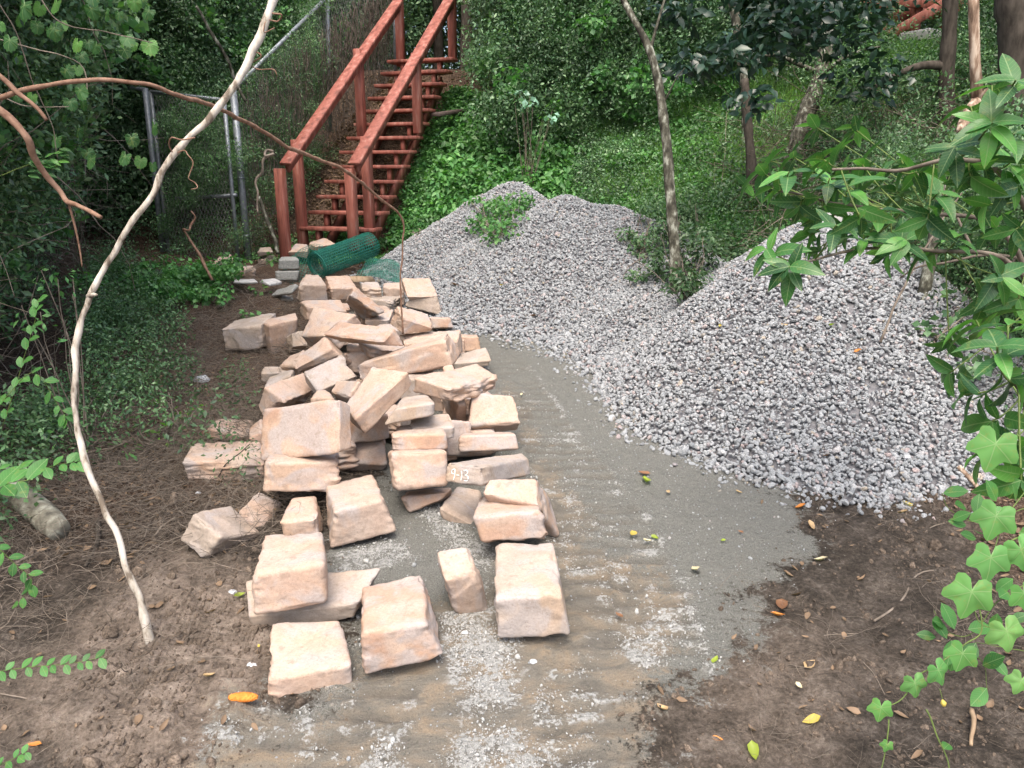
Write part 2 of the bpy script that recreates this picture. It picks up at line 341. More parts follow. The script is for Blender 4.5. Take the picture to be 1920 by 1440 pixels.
def ground_mat():
    m, nt, bs, out = newmat('ground_soil'); p = geopos(nt)
    def attr(n): a = nt.nodes.new('ShaderNodeAttribute'); a.attribute_name = n; return a.outputs['Fac']
    big = noise(nt, 1.7, 4, .6, p); mid = noise(nt, 9, 6, .65, p); fin = noise(nt, 60, 6, .7, p); gr = noise(nt, 420, 2, .5, p); mpk = nt.nodes.new('ShaderNodeMapping'); mpk.inputs['Scale'].default_value = (.8, 1.25, 1); nt.links.new(p, mpk.inputs[0]); streak = noise(nt, 7, 6, .65, mpk.outputs[0], .6)
    soil = ramp(nt, [(.36, (.022, .018, .014)), (.46, (.052, .043, .034)), (.54, (.092, .076, .062)), (.64, (.18, .155, .13))]); smix = math_(nt, 'ADD', math_(nt, 'MULTIPLY', mid.outputs[0], .5), math_(nt, 'MULTIPLY', fin.outputs[0], .5)); nt.links.new(smix, soil.inputs[0])
    litter = ramp(nt, [(.38, (.025, .017, .012)), (.5, (.085, .055, .038)), (.62, (.20, .14, .10))]); nt.links.new(fin.outputs[0], litter.inputs[0])
    mud = ramp(nt, [(.36, (.085, .067, .053)), (.46, (.18, .145, .115)), (.54, (.26, .21, .17)), (.66, (.38, .325, .27))]); nt.links.new(smix, mud.inputs[0])
    track = ramp(nt, [(.36, (.16, .15, .13)), (.46, (.20, .185, .155)), (.54, (.245, .215, .17)), (.64, (.29, .235, .17))]); nt.links.new(streak.outputs[0], track.inputs[0])
    sand = ramp(nt, [(.3, (.085, .088, .077)), (.5, (.175, .178, .160)), (.7, (.31, .31, .285))]); nt.links.new(gr.outputs[0], sand.inputs[0])
    powd = ramp(nt, [(.38, (.20, .205, .195)), (.5, (.34, .345, .33)), (.62, (.46, .465, .45))]); nt.links.new(fin.outputs[0], powd.inputs[0])
    c = mixc(nt, attr('litter'), soil.outputs[0], litter.outputs[0]); c = mixc(nt, attr('mud'), c, mud.outputs[0])
    shady = ramp(nt, [(.4, (.115, .10, .080)), (.6, (.17, .14, .105))]); nt.links.new(streak.outputs[0], shady.inputs[0])  # darker tan, shade painted into the grooves of the track prints
    def edge(a, w=.35):           # break a soft mask up with the fine noise
        t = math_(nt, 'ADD', a, math_(nt, 'MULTIPLY', math_(nt, 'ADD', fin.outputs[0], -.5), w * 4)); t = math_(nt, 'ADD', t, math_(nt, 'MULTIPLY', math_(nt, 'ADD', mid.outputs[0], -.5), w * 4))
        r = ramp(nt, [(.35, (0, 0, 0)), (.65, (1, 1, 1))]); nt.links.new(t, r.inputs[0]); return math_(nt, 'MULTIPLY', r.outputs[0], math_(nt, 'MULTIPLY', a, 5., True))
    c = mixc(nt, edge(attr('sand'), .42), c, sand.outputs[0]); c = mixc(nt, edge(attr('track'), .5), c, track.outputs[0]); c = mixc(nt, math_(nt, 'MULTIPLY', attr('groove'), .38), c, shady.outputs[0]); c = mixc(nt, edge(attr('powder'), .9), c, powd.outputs[0])
    grain = nt.nodes.new('ShaderNodeMapRange'); nt.links.new(gr.outputs[0], grain.inputs[0]); grain.inputs[1].default_value = .3; grain.inputs[2].default_value = .7; grain.inputs[3].default_value = .78; grain.inputs[4].default_value = 1.2
    v = nt.nodes.new('ShaderNodeVectorMath'); v.operation = 'SCALE'; nt.links.new(c, v.inputs[0]); nt.links.new(grain.outputs[0], v.inputs['Scale'])
    nt.links.new(v.outputs[0], bs.inputs['Base Color']); bs.inputs['Roughness'].default_value = .9; bs.inputs['Specular IOR Level'].default_value = .25
    b1 = bump(nt, mid.outputs[0], .8, .05); b2 = bump(nt, fin.outputs[0], .9, .022, b1); b3 = bump(nt, gr.outputs[0], .7, .004, b2)
    nt.links.new(b3, bs.inputs['Normal']); return m
M_GROUND = ground_mat()
M_RED = plain('red_stain_wood', [(.36, (.15, .050, .037)), (.47, (.255, .085, .062)), (.55, (.29, .10, .074)), (.66, (.36, .18, .145))], 16, .7, .25, .002, .4, (1, 1, .15))
M_GALV = plain('galvanised_steel', [(.3, (.16, .18, .20)), (.7, (.30, .33, .36))], 25, .5, .1, .001, .5)
M_GALV.node_tree.nodes['Principled BSDF'].inputs['Metallic'].default_value = .4
M_WIRE = plain('rusty_wire', [(.3, (.16, .155, .15)), (.7, (.32, .31, .30))], 20, .6, 0)
M_GREENPL = plain('green_plastic_mesh', [(.3, (.012, .13, .10)), (.7, (.03, .22, .165))], 15, .4, 0, .001, .5)
M_BARK = plain('bark', [(.40, (.035, .034, .026)), (.51, (.085, .082, .062)), (.57, (.15, .15, .12)), (.63, (.30, .31, .26))], 22, .9, .6, .01, .2, (1, 1, .5))
M_DARKBARK = plain('dark_bark', [(.3, (.03, .025, .02)), (.7, (.10, .085, .07))], 22, .9, .6, .01, .2, (1, 1, .3))
M_PALEVINE = plain('pale_vine_bark', [(.38, (.16, .13, .10)), (.46, (.40, .36, .30)), (.6, (.58, .54, .48))], 22, .85, .5, .004, .2, (1, 1, .35))
M_REDVINE = plain('brown_vine_bark', [(.3, (.13, .07, .045)), (.7, (.33, .21, .15))], 30, .8, .4, .003, .2)
M_TWIG = plain('dead_twig', [(.3, (.09, .075, .060)), (.7, (.26, .22, .18))], 12, .9, .2, .002, .2, None, .35)
M_STEM = plain('green_stem', [(.3, (.07, .12, .03)), (.7, (.14, .19, .05))], 12, .6, 0)
M_SPLIT = plain('splintered_wood', [(.38, (.12, .08, .055)), (.5, (.27, .19, .135)), (.62, (.50, .41, .32))], 34, .85, .7, .006, .2, (1, 1, .2))
M_LOG = plain('lichen_log', [(.3, (.08, .075, .06)), (.5, (.20, .19, .15)), (.68, (.42, .43, .36))], 14, .9, .6, .008)
M_WHITE = plain('pale_slab', [(.3, (.40, .40, .40)), (.7, (.52, .52, .52))], 6, .8, .1)
M_CINDER = plain('cinder_block', [(.3, (.20, .21, .20)), (.7, (.34, .34, .32))], 60, .95, .6, .004)
M_PAVER = plain('grey_paver', [(.3, (.36, .36, .35)), (.7, (.58, .57, .55))], 14, .9, .4, .004)
M_DARKSLAT = plain('dark_plank', [(.3, (.06, .045, .04)), (.7, (.13, .10, .09))], 14, .8, .3, .003)
M_TANPLANK = plain('tan_plank', [(.3, (.22, .15, .09)), (.7, (.40, .30, .20))], 14, .8, .3, .003)
M_CHALK = plain('white_chalk', [(.3, (.72, .70, .68)), (.7, (.85, .84, .82))], 80, .95, 0)
M_DEAD = leaf_mat('dead_leaf', [(.07, .045, .032), (.15, .095, .062), (.22, .155, .10), (.10, .062, .045)], .7, .1, .3, .3)
L_SMALL = leaf_mat('small_dark_leaves', [(.055, .120, .062), (.080, .170, .075), (.115, .22, .095), (.19, .29, .15)], .45, .25, .5)
L_DARK = leaf_mat('thicket_leaves', [(.055, .115, .060), (.080, .165, .080), (.115, .215, .10), (.19, .28, .155)], .5, .2, .5)
L_IVY = leaf_mat('ground_cover_leaves', [(.055, .17, .055), (.085, .23, .07), (.12, .29, .085), (.18, .36, .13)], .5, .3, .35)
L_GRASS = leaf_mat('grass_blades', [(.10, .24, .06), (.15, .32, .08), (.20, .40, .11), (.30, .42, .16)], .5, .35, .3)
L_GLOSS = leaf_mat('glossy_leaves', [(.018, .050, .036), (.028, .075, .046), (.045, .10, .058)], .33, .15, .4, .5)
L_BROAD = leaf_mat('broad_evergreen_leaf', [(.035, .12, .036), (.025, .088, .030), (.065, .20, .046), (.032, .10, .034), (.10, .28, .055), (.028, .092, .034)], .38, .3, .15, .4, 'object', 'rib')
L_VINE = leaf_mat('lobed_vine_leaf', [(.11, .29, .075), (.16, .36, .10), (.10, .27, .08), (.20, .38, .12)], .5, .4, .1, .3, 'object', 'palm')
L_GRAPE = leaf_mat('grape_leaf', [(.05, .14, .05), (.08, .20, .07), (.045, .12, .05), (.12, .28, .07)], .5, .4, .2, .3, 'object', 'palm')
L_OVAL = leaf_mat('oval_leaf', [(.05, .17, .045), (.08, .24, .06), (.06, .19, .05)], .45, .35, .15, .4, 'object', 'rib')
L_LIME = leaf_mat('lime_leaves', [(.12, .30, .05), (.18, .38, .06), (.09, .24, .05)], .45, .4, .2)
M_YELLOW = leaf_mat('yellow_leaf', [(.50, .40, .06), (.60, .46, .12)], .6, .2, .1)

# ------------------------------------------------------------------ scattering (for what nobody could count)
def protos(name, items):
    """items: list of (mesh, material) -> a collection of prototype objects, not in the scene"""
    c = bpy.data.collections.new(name)
    for i, (me, mat) in enumerate(items):
        if len(me.materials) == 0: me.materials.append(mat)
        o = bpy.data.objects.new('%s_%02d' % (name, i), me); c.objects.link(o)
    return c
def scatter(name, pts, rot, scl, idx, coll, label=None, cat=None, kind='stuff', parent=None):
    me = bpy.data.meshes.new(name); n = len(pts); me.vertices.add(n); me.vertices.foreach_set('co', np.asarray(pts, np.float32).ravel())
    a = me.attributes.new('rot', 'FLOAT_VECTOR', 'POINT'); a.data.foreach_set('vector', np.asarray(rot, np.float32).ravel())
    a = me.attributes.new('scl', 'FLOAT_VECTOR', 'POINT'); s = np.asarray(scl, np.float32); s = s if s.ndim == 2 else np.repeat(s[:, None], 3, 1); a.data.foreach_set('vector', s.ravel())
    a = me.attributes.new('idx', 'INT', 'POINT'); a.data.foreach_set('value', np.asarray(idx, np.int32))
    ng = bpy.data.node_groups.new(name + '_nodes', 'GeometryNodeTree')
    ng.interface.new_socket('Geometry', in_out='INPUT', socket_type='NodeSocketGeometry'); ng.interface.new_socket('Geometry', in_out='OUTPUT', socket_type='NodeSocketGeometry')
    gi = ng.nodes.new('NodeGroupInput'); go = ng.nodes.new('NodeGroupOutput')
    ip = ng.nodes.new('GeometryNodeInstanceOnPoints'); ci = ng.nodes.new('GeometryNodeCollectionInfo')
    ci.inputs['Collection'].default_value = coll; ci.inputs['Separate Children'].default_value = True; ci.inputs['Reset Children'].default_value = True
    def na(nm, t): x = ng.nodes.new('GeometryNodeInputNamedAttribute'); x.data_type = t; x.inputs[0].default_value = nm; return x.outputs[0]
    ng.links.new(gi.outputs[0], ip.inputs['Points']); ng.links.new(ci.outputs[0], ip.inputs['Instance'])
    ip.inputs['Pick Instance'].default_value = True
    ng.links.new(na('idx', 'INT'), ip.inputs['Instance Index'])
    er = ng.nodes.new('FunctionNodeEulerToRotation'); ng.links.new(na('rot', 'FLOAT_VECTOR'), er.inputs[0]); ng.links.new(er.outputs[0], ip.inputs['Rotation'])
    ng.links.new(na('scl', 'FLOAT_VECTOR'), ip.inputs['Scale']); ng.links.new(ip.outputs[0], go.inputs[0])
    o = put(name, me, None, parent, None, label, cat, None, kind)
    md = o.modifiers.new('scatter', 'NODES'); md.node_group = ng; return o

def clump(seed, n, rad, leaf, size, mat_unused=None, flat=1., tilt=1.2, hollow=.25, down=0., stems=0):
    """a ball of leaves; flat squashes it; leaves roughly face up and outwards"""
    g = np.random.default_rng(seed); V, Fq = leaf
    d = g.normal(size=(n, 3)); d /= np.linalg.norm(d, axis=1)[:, None]
    r = rad * (hollow + (1 - hollow) * g.random(n) ** .6); T = d * r[:, None] * np.array([1, 1, flat])
    # lumpy outline
    T *= (1 + .35 * fbm(d * 2.2, 2, seed))[:, None]
    yaw = np.arctan2(-d[:, 0], d[:, 1]) + g.normal(0, .8, n)
    Rm = euler_mats(g.normal(-.35 - down, .45 * tilt, n), g.normal(0, .45 * tilt, n), yaw)
    S = size * g.uniform(.6, 1.25, n)
    W, Fa = replicate(V, Fq, Rm, T, S[:, None])
    return W, Fa
def clump_mesh(name, *a, **k): W, Fa = clump(*a, **k); return mesh_np(name, W, Fa)
def grass_mesh(name, seed, n, h, rad, w=.006, lean=.5):
    g = np.random.default_rng(seed); V = []; Fq = []
    for i in range(n):
        a = g.uniform(0, 6.28); b = np.array([g.normal(0, rad), g.normal(0, rad), 0]); hh = h * g.uniform(.5, 1.2); l = lean * g.uniform(.2, 1.3)
        dr = np.array([math.cos(a), math.sin(a), 0]); sd = np.array([-dr[1], dr[0], 0]) * w
        for k, t in enumerate((0, .35, .7, 1)):
            c = b + dr * hh * l * t * t + np.array([0, 0, hh * (t - .35 * l * t * t)]); ww = sd * (1 - t * .9)
            V += [c - ww, c + ww]
        o = i * 8; Fq += [(o, o + 1, o + 3, o + 2), (o + 2, o + 3, o + 5, o + 4), (o + 4, o + 5, o + 7, o + 6)]
    return mesh_np(name, np.array(V), np.array(Fq))
def tangle_mesh(name, seed, n, rad, r=.0025, ln=.5, flat=.3):
    g = np.random.default_rng(seed); mb = MB()
    for i in range(n):
        p = g.normal(0, rad, 3) * (1, 1, flat); d = g.normal(size=3) * (1, 1, flat); d /= np.linalg.norm(d); pts = [p]
        for k in range(5): d = d + g.normal(0, .28, 3) * (1, 1, flat); d /= np.linalg.norm(d); p = p + d * ln / 5 * g.uniform(.6, 1.2); pts.append(p)
        mb.tube(pts, np.linspace(r, r * .4, 6) * g.uniform(.6, 1.6), 3, False)
    return mb.mesh(name)

# ================================================================== THE GROUND
def Gp(u, v):
    d = ray(u, v); t = (1.7 + .085 * 2.3) / (.085 * d[1] - d[2]); return (EYE + t * d)[:2]
def axis(lo, a, b, hi, step, grow=1.16):
    mid = np.arange(a, b + 1e-6, step); out = list(mid); s = step
    while out[-1] < hi: s *= grow; out.append(out[-1] + s)
    s = step; pre = []; c = a
    while c > lo: s *= grow; c -= s; pre.append(c)
    return np.array(pre[::-1] + out)
gx = axis(-70, -2.6, 2.8, 70, .02); gy = axis(-60, 1.7, 4.9, 90, .0095, 1.035)
GX, GY = np.meshgrid(gx, gy); sh = GX.shape; X = GX.ravel(); Y = GY.ravel()
def poly_sd(poly, x, y):
    poly = np.asarray(poly); inside = np.zeros(len(x), bool); best = np.full(len(x), 1e9); n = len(poly)
    for i in range(n):
        a = poly[i]; b = poly[(i + 1) % n]; d = b - a; L = d @ d + 1e-12
        t = np.clip(((x - a[0]) * d[0] + (y - a[1]) * d[1]) / L, 0, 1); best = np.minimum(best, np.hypot(x - a[0] - t * d[0], y - a[1] - t * d[1]))
        c = (a[1] > y) != (b[1] > y); xi = (b[0] - a[0]) * (y - a[1]) / (b[1] - a[1] + 1e-12) + a[0]; inside ^= c & (x < xi)
    return np.where(inside, best, -best)
def pixpoly(l): return [Gp(*q) for q in l]
PATH = [(-.92, .2), (-.92, 1.9)] + [tuple(q) for q in pixpoly([(500, 1315), (600, 1180), (610, 1000), (700, 900), (620, 760), (640, 600), (720, 520), (780, 500), (930, 560), (1020, 600), (1110, 640), (1200, 700), (1290, 760), (1400, 850), (1500, 930), (1545, 1050), (1410, 1105), (1445, 1180), (1345, 1280), (1255, 1330), (1245, 1440)])] + [(.62, .2)]
TRACK = [(-1.1, .2), (-1.05, 1.9), (-1.0, 2.3)] + [tuple(q) for q in pixpoly([(560, 1330), (700, 1160), (900, 1100), (1000, 980), (960, 800), (935, 700), (990, 760), (1060, 900), (1110, 1010), (1250, 1060), (1300, 1110), (1300, 1170), (1250, 1320), (1250, 1440)])] + [(.6, .2)]
POWD = [pixpoly(l) for l in ([(640, 1040), (760, 1000), (780, 1060), (640, 1075)], [(770, 950), (850, 935), (900, 1010), (930, 1060), (880, 1080), (800, 990)], [(900, 1050), (930, 1050), (925, 1160), (905, 1130)],
                             [(830, 1150), (920, 1150), (990, 1230), (985, 1330), (1010, 1440), (1000, 1600), (800, 1600), (830, 1440), (850, 1330), (820, 1240)],
                             [(690, 1370), (760, 1370), (760, 1440), (680, 1440)], [(1245, 1040), (1300, 1080), (1300, 1130), (1280, 1130)], [(1200, 1070), (1235, 1080), (1250, 1170), (1220, 1150)], [(1160, 1300), (1240, 1290), (1240, 1320), (1160, 1330)], [(1060, 1000), (1085, 1080), (1060, 1090)],
                             [(560, 1310), (600, 1300), (620, 1440), (540, 1440)], [(1090, 1380), (1150, 1370), (1160, 1400), (1090, 1410)])]
wob = .10 * n2(X, Y, .5, 4, 3); wob2 = .045 * n2(X, Y, .12, 3, 8)
sd_path = poly_sd(PATH, X, Y) + wob * .7 + wob2
m_sand = sstep(-.17, .22, sd_path + .08 * n2(X, Y, .06, 3, 9))
m_track = sstep(-.12, .18, poly_sd(TRACK, X, Y) + wob * .6 + wob2)
m_pow = np.zeros(len(X))
for pl in POWD: m_pow = np.maximum(m_pow, sstep(-.03, .07, poly_sd(pl, X, Y) + wob2 * .7 + wob * .25))
m_pow *= .55 + .3 * n2(X, Y, .1, 3, 5)
m_pow = np.maximum(m_pow, m_track * sstep(.35, .9, n2(X, Y, .16, 4, 41)) * .55)
m_pow = np.clip(m_pow, 0, .8)
# churned paler mud on the near left; dead leaves and needles under the thicket and on the hill
m_mud = sstep(-.15, .15, poly_sd(pixpoly([(0, 1330), (180, 1180), (330, 1060), (520, 1120), (520, 1300), (480, 1800), (0, 1800)]), X, Y) + wob * 2)
m_mud = np.maximum(m_mud, .45 * sstep(-.2, .2, poly_sd([tuple(q) for q in pixpoly([(1240, 1330), (1440, 1180), (1560, 1180), (1600, 1500), (1250, 1500)])], X, Y) + wob * 2))
m_lit = np.maximum(sstep(-.95, -1.5, X + wob * 1.5) * sstep(3.0, 3.9, Y + wob * 3), sstep(.0, .5, toe_dist(X, Y)))
m_lit = np.maximum(m_lit, sstep(1.9, 2.3, X + wob))
Z = H(X, Y)
near = sstep(14, 6, np.hypot(X, Y - 3))
Z = Z + (1 - m_sand) * near * (.028 * n2(X, Y, .28, 3, 21) + .013 * n2(X, Y, .07, 3, 22)) + (1 - m_sand) * (.4 + m_mud) * .026 * np.abs(n2(X, Y, .10, 3, 23))
Z = Z + .03 * sstep(.3, 1.5, toe_dist(X, Y)) * n2(X, Y, .7, 3, 25)
# caterpillar-track prints: ribs across two lanes, worn unevenly
LY = [1.0, 2.0, 2.6, 3.4, 4.6, 6.3, 8.2]; c1 = np.interp(Y, LY, [.36, .38, .42, .42, .2, -.15, -.6]); h1 = np.interp(Y, LY, [.30, .30, .29, .25, .17, .16, .15])
l1 = sstep(1.08, .92, np.abs(X - c1) / h1); l2 = sstep(1.08, .92, np.abs(X + .52 + .03 * Y) / .27) * sstep(3.0, 2.6, Y)
lane = np.maximum(l1, l2); side = np.where(X > c1, 1., -1.)
ph = (Y + .06 * np.abs(X - c1) + .018 * n2(X, Y, .12, 3, 31)) / .105 + .5 * (side > 0) * (Y < 3.6)
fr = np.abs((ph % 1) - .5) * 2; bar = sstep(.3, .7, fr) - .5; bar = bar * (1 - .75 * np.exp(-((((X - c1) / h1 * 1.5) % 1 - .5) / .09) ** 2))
wear = np.clip(.75 + .7 * n2(X, Y, .22, 3, 33), 0, 1.4)
edge_l = np.exp(-((np.abs(X - c1) - h1) / .02) ** 2) * (Y < 6)
Z = Z + m_sand * sstep(9, 5, Y) * (lane * (.012 * wear * bar - .008) + .008 * edge_l)
m_pow = np.maximum(m_pow, lane * m_sand * np.clip(bar + .2, 0, 1) * .5 * sstep(-.5, .7, n2(X, Y, .2, 3, 45)) * sstep(6, 4.5, Y))  # powder on the rib tops, doubling as painted light on the ribs
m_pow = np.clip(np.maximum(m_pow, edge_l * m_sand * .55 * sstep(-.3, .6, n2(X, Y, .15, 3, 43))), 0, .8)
Z = Z + m_sand * (.006 * n2(X, Y, .25, 3, 35) + .002 * n2(X, Y, .035, 2, 36)) + m_pow * (.010 + .008 * n2(X, Y, .03, 3, 37))
nxg = sh[1]; i = np.arange((sh[0] - 1) * (sh[1] - 1)); r_, c_ = i // (nxg - 1), i % (nxg - 1); a = r_ * nxg + c_
Q = np.stack([a, a + 1, a + nxg + 1, a + nxg], 1)
isp = (sd_path[Q].mean(1) > 0) & (Y[Q].mean(1) < 11) & (Y[Q].mean(1) > .2)
ATT = dict(groove=np.clip(lane * m_sand * sstep(7.5, 5, Y) * np.clip(.55 - bar, 0, 1) * np.clip(wear, 0, 1), 0, 1), sand=m_sand, track=m_track, powder=m_pow, mud=m_mud, litter=m_lit)  # groove: mask for the painted shade between the ribs
def sub_sheet(name, quads, **kw):
    used = np.unique(quads); re = np.full(len(X), -1); re[used] = np.arange(len(used))
    me = mesh_np(name, np.stack([X[used], Y[used], Z[used]], 1), re[quads], True)
    for k, v in ATT.items():
        at = me.attributes.new(k, 'FLOAT', 'POINT'); at.data.foreach_set('value', v[used].astype(np.float32))
    return put(name, me, M_GROUND, **kw)
sub_sheet('ground', Q[~isp], kind='structure', label='dark moist soil and hillside around the gravel path')
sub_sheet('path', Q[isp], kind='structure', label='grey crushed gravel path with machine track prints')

# ================================================================== GRAVEL
def stone_mesh(name, seed, sub=2, flat=.7):
    import bmesh
    bm = bmesh.new(); bmesh.ops.create_icosphere(bm, subdivisions=sub, radius=1); g = np.random.default_rng(seed)
    V = np.array([v.co[:] for v in bm.verts]); Fc = np.array([[v.index for v in f.verts] for f in bm.faces]); bm.free()
    for k in range(9):                 # knock flat facets off a ball: an angular crushed stone
        d = g.normal(size=3); d /= np.linalg.norm(d); c = g.uniform(.45, .8); s = V @ d; V -= np.outer(np.maximum(s - c, 0), d)
    V *= np.array([1.15, .9, flat]) * g.uniform(.85, 1.15, 3); V *= (1 + .05 * vnoise(V * 3, seed))[:, None]
    return mesh_np(name, V, Fc)
C_STONE = protos('crushed_stone', [(stone_mesh('crushed_stone', 50 + k, 2, .62 + .05 * (k % 4)), M_GRAVEL) for k in range(8)])
def which_cone(x, y):
    hs = np.stack([Zc - np.sqrt((sx * (x - cx)) ** 2 + (sy * (y - cy)) ** 2 + .012) for cx, cy, Zc, sx, sy, _ in CONES]); return np.array([c[5] for c in CONES])[hs.argmax(0)]
def pile_rough(x, y): return pile(x, y) + .035 * n2(x, y, .45, 3, 61)
def heap(ids, name, label):
    xs = np.arange(-2.4, 5.4, .06); ys = np.arange(3.0, 12.5, .06); A, Bq = np.meshgrid(xs, ys); s = A.shape; A = A.ravel(); Bq = Bq.ravel()
    hh = pile_rough(A, Bq) - .022; q = np.arange((s[0] - 1) * (s[1] - 1)); a = (q // (s[1] - 1)) * s[1] + q % (s[1] - 1); QQ = np.stack([a, a + 1, a + s[1] + 1, a + s[1]], 1)
    keep = (hh - H(A, Bq) > -.03) & np.isin(which_cone(A, Bq), ids); QQ = QQ[keep[QQ].all(1)]; used = np.unique(QQ); re = np.full(len(A), -1); re[used] = np.arange(len(used))
    n = 350000; x = rng.uniform(-2.6, 5.2, n); y = rng.uniform(3., 12., n)
    dz = pile_rough(x, y) - H(x, y) + .02 * n2(x, y, .15, 2, 63); d_edge = dz
    k = (d_edge > 0) | ((d_edge > -.13) & (rng.random(n) < .35 * np.exp(d_edge / .04)))
    w = which_cone(x, y); k &= np.isin(w, ids)
    # thin the parts nobody can see: the back slopes
    k &= ~((y > 10.6) & (x < 2)); x, y, dz = x[k], y[k], dz[k]
    z = np.where(dz > 0, pile_rough(x, y), H(x, y)) + rng.uniform(-.012, .012, len(x)) + .004; m = len(x)
    foot = np.clip(1 + .9 * np.exp(-np.maximum(dz, 0) / .10) * rng.random(m) ** 3, 1, 1.9)
    o = scatter(name, np.stack([x, y, z], 1), rng.uniform(-3.14, 3.14, (m, 3)) * np.array([.35, .35, 1]), .0108 * np.exp(rng.normal(0, .28, m)) * foot, rng.integers(0, 8, m), C_STONE, label)
    put('gravel_core', mesh_np('gravel_core', np.stack([A[used], Bq[used], hh[used]], 1), re[QQ], True), M_FINES, o, kind='stuff')
    return o, m
g1, n1_ = heap([0, 1], 'gravel_pile', 'long pale grey gravel pile with a rounded double peak beside the red stairs')
g2, n2c = heap([2], 'gravel_pile', 'near pale grey gravel pile spilling onto the path below the big-leaved shrub')
# loose stones and white crumbs over the path
C_CRUMB = protos('stone_crumb', [(stone_mesh('stone_crumb', 90 + k, 1), plain('white_crumb', [(.3, (.30, .305, .295)), (.7, (.48, .485, .47))], 3, .9, 0) if k < 3 else M_GRAVEL) for k in range(5)])
pxy = np.stack([X, Y], 1); wgt = m_pow ** 2 * (Y < 5.2) * (Y > 1.8) * (np.abs(X) < 2.5)
sel = rng.choice(len(X), 11000, p=wgt / wgt.sum()); n = len(sel)
cx = X[sel] + rng.normal(0, .02, n); cy = Y[sel] + rng.normal(0, .02, n)
scatter('white_stone_crumbs', np.stack([cx, cy, Z[sel] + .003], 1), rng.uniform(-3, 3, (n, 3)), .0016 * np.exp(rng.normal(.15, .6, n)), rng.integers(0, 3, n), C_CRUMB, 'white crushed stone crumbs spilled along the path between the blocks')
wgt = (m_sand * (1 - .6 * m_track)) * (Y < 9) * (Y > 1.8) * (X < 2.0) * np.where(Y > 5.6, 2.5, 1); sel = rng.choice(len(X), 3800, p=wgt / wgt.sum()); n = len(sel)
scatter('path_grit', np.stack([X[sel], Y[sel], Z[sel] + .001], 1), rng.uniform(-3, 3, (n, 3)), .0022 * np.exp(rng.normal(.25, .5, n)), rng.choice([3, 4, 3, 4, 3, 0], n), C_CRUMB, 'fine grey grit scattered over the path surface')
# soil clods in the churned mud
M_CLOD = plain('soil_clod', [(.35, (.07, .053, .04)), (.65, (.20, .16, .125))], 3, .95, .4, .2, .2, None, .35)
C_CLOD = protos('soil_clod', [(stone_mesh('soil_clod', 120 + k, 2, .6), M_CLOD) for k in range(4)])
wgt = (1 - m_sand) * (.6 + m_mud) * (Y < 4.6) * (Y > 1.7) * (np.abs(X) < 2.8) * np.clip(.4 + n2(X, Y, .2, 3, 71), 0, 2); sel = rng.choice(len(X), 15000, p=wgt / wgt.sum()); n = len(sel)
scatter('soil_clods', np.stack([X[sel], Y[sel], Z[sel] + .001], 1), rng.uniform(-3, 3, (n, 3)), .0042 * np.exp(rng.normal(-.2, .7, n)), rng.integers(0, 4, n), C_CLOD, 'crumbly brown soil clods on the churned mud')

# ================================================================== STONE BLOCKS
SGN = np.array([[-1, 1, 1], [1, 1, 1], [1, -1, 1], [-1, -1, 1], [-1, -1, -1], [1, -1, -1], [1, 1, -1], [-1, 1, -1]])
def cube_grid(n):
    key = {}; V = []; Fq = []; t = np.linspace(-1, 1, n + 1)
    def vid(p):
        k = tuple(np.round(p, 5))
        if k not in key: key[k] = len(V); V.append(p)
        return key[k]
    for ax in range(3):
        for s in (-1, 1):
            b, c = (ax + 1) % 3, (ax + 2) % 3
            for i in range(n):
                for j in range(n):
                    q = []
                    for (ii, jj) in ((i, j), (i + 1, j), (i + 1, j + 1), (i, j + 1)):
                        p = [0, 0, 0]; p[ax] = s; p[b] = t[ii]; p[c] = t[jj]; q.append(vid(p))
                    Fq.append(q if s > 0 else q[::-1])
    return np.array(V, float), np.array(Fq)
CG, CF = cube_grid(28)
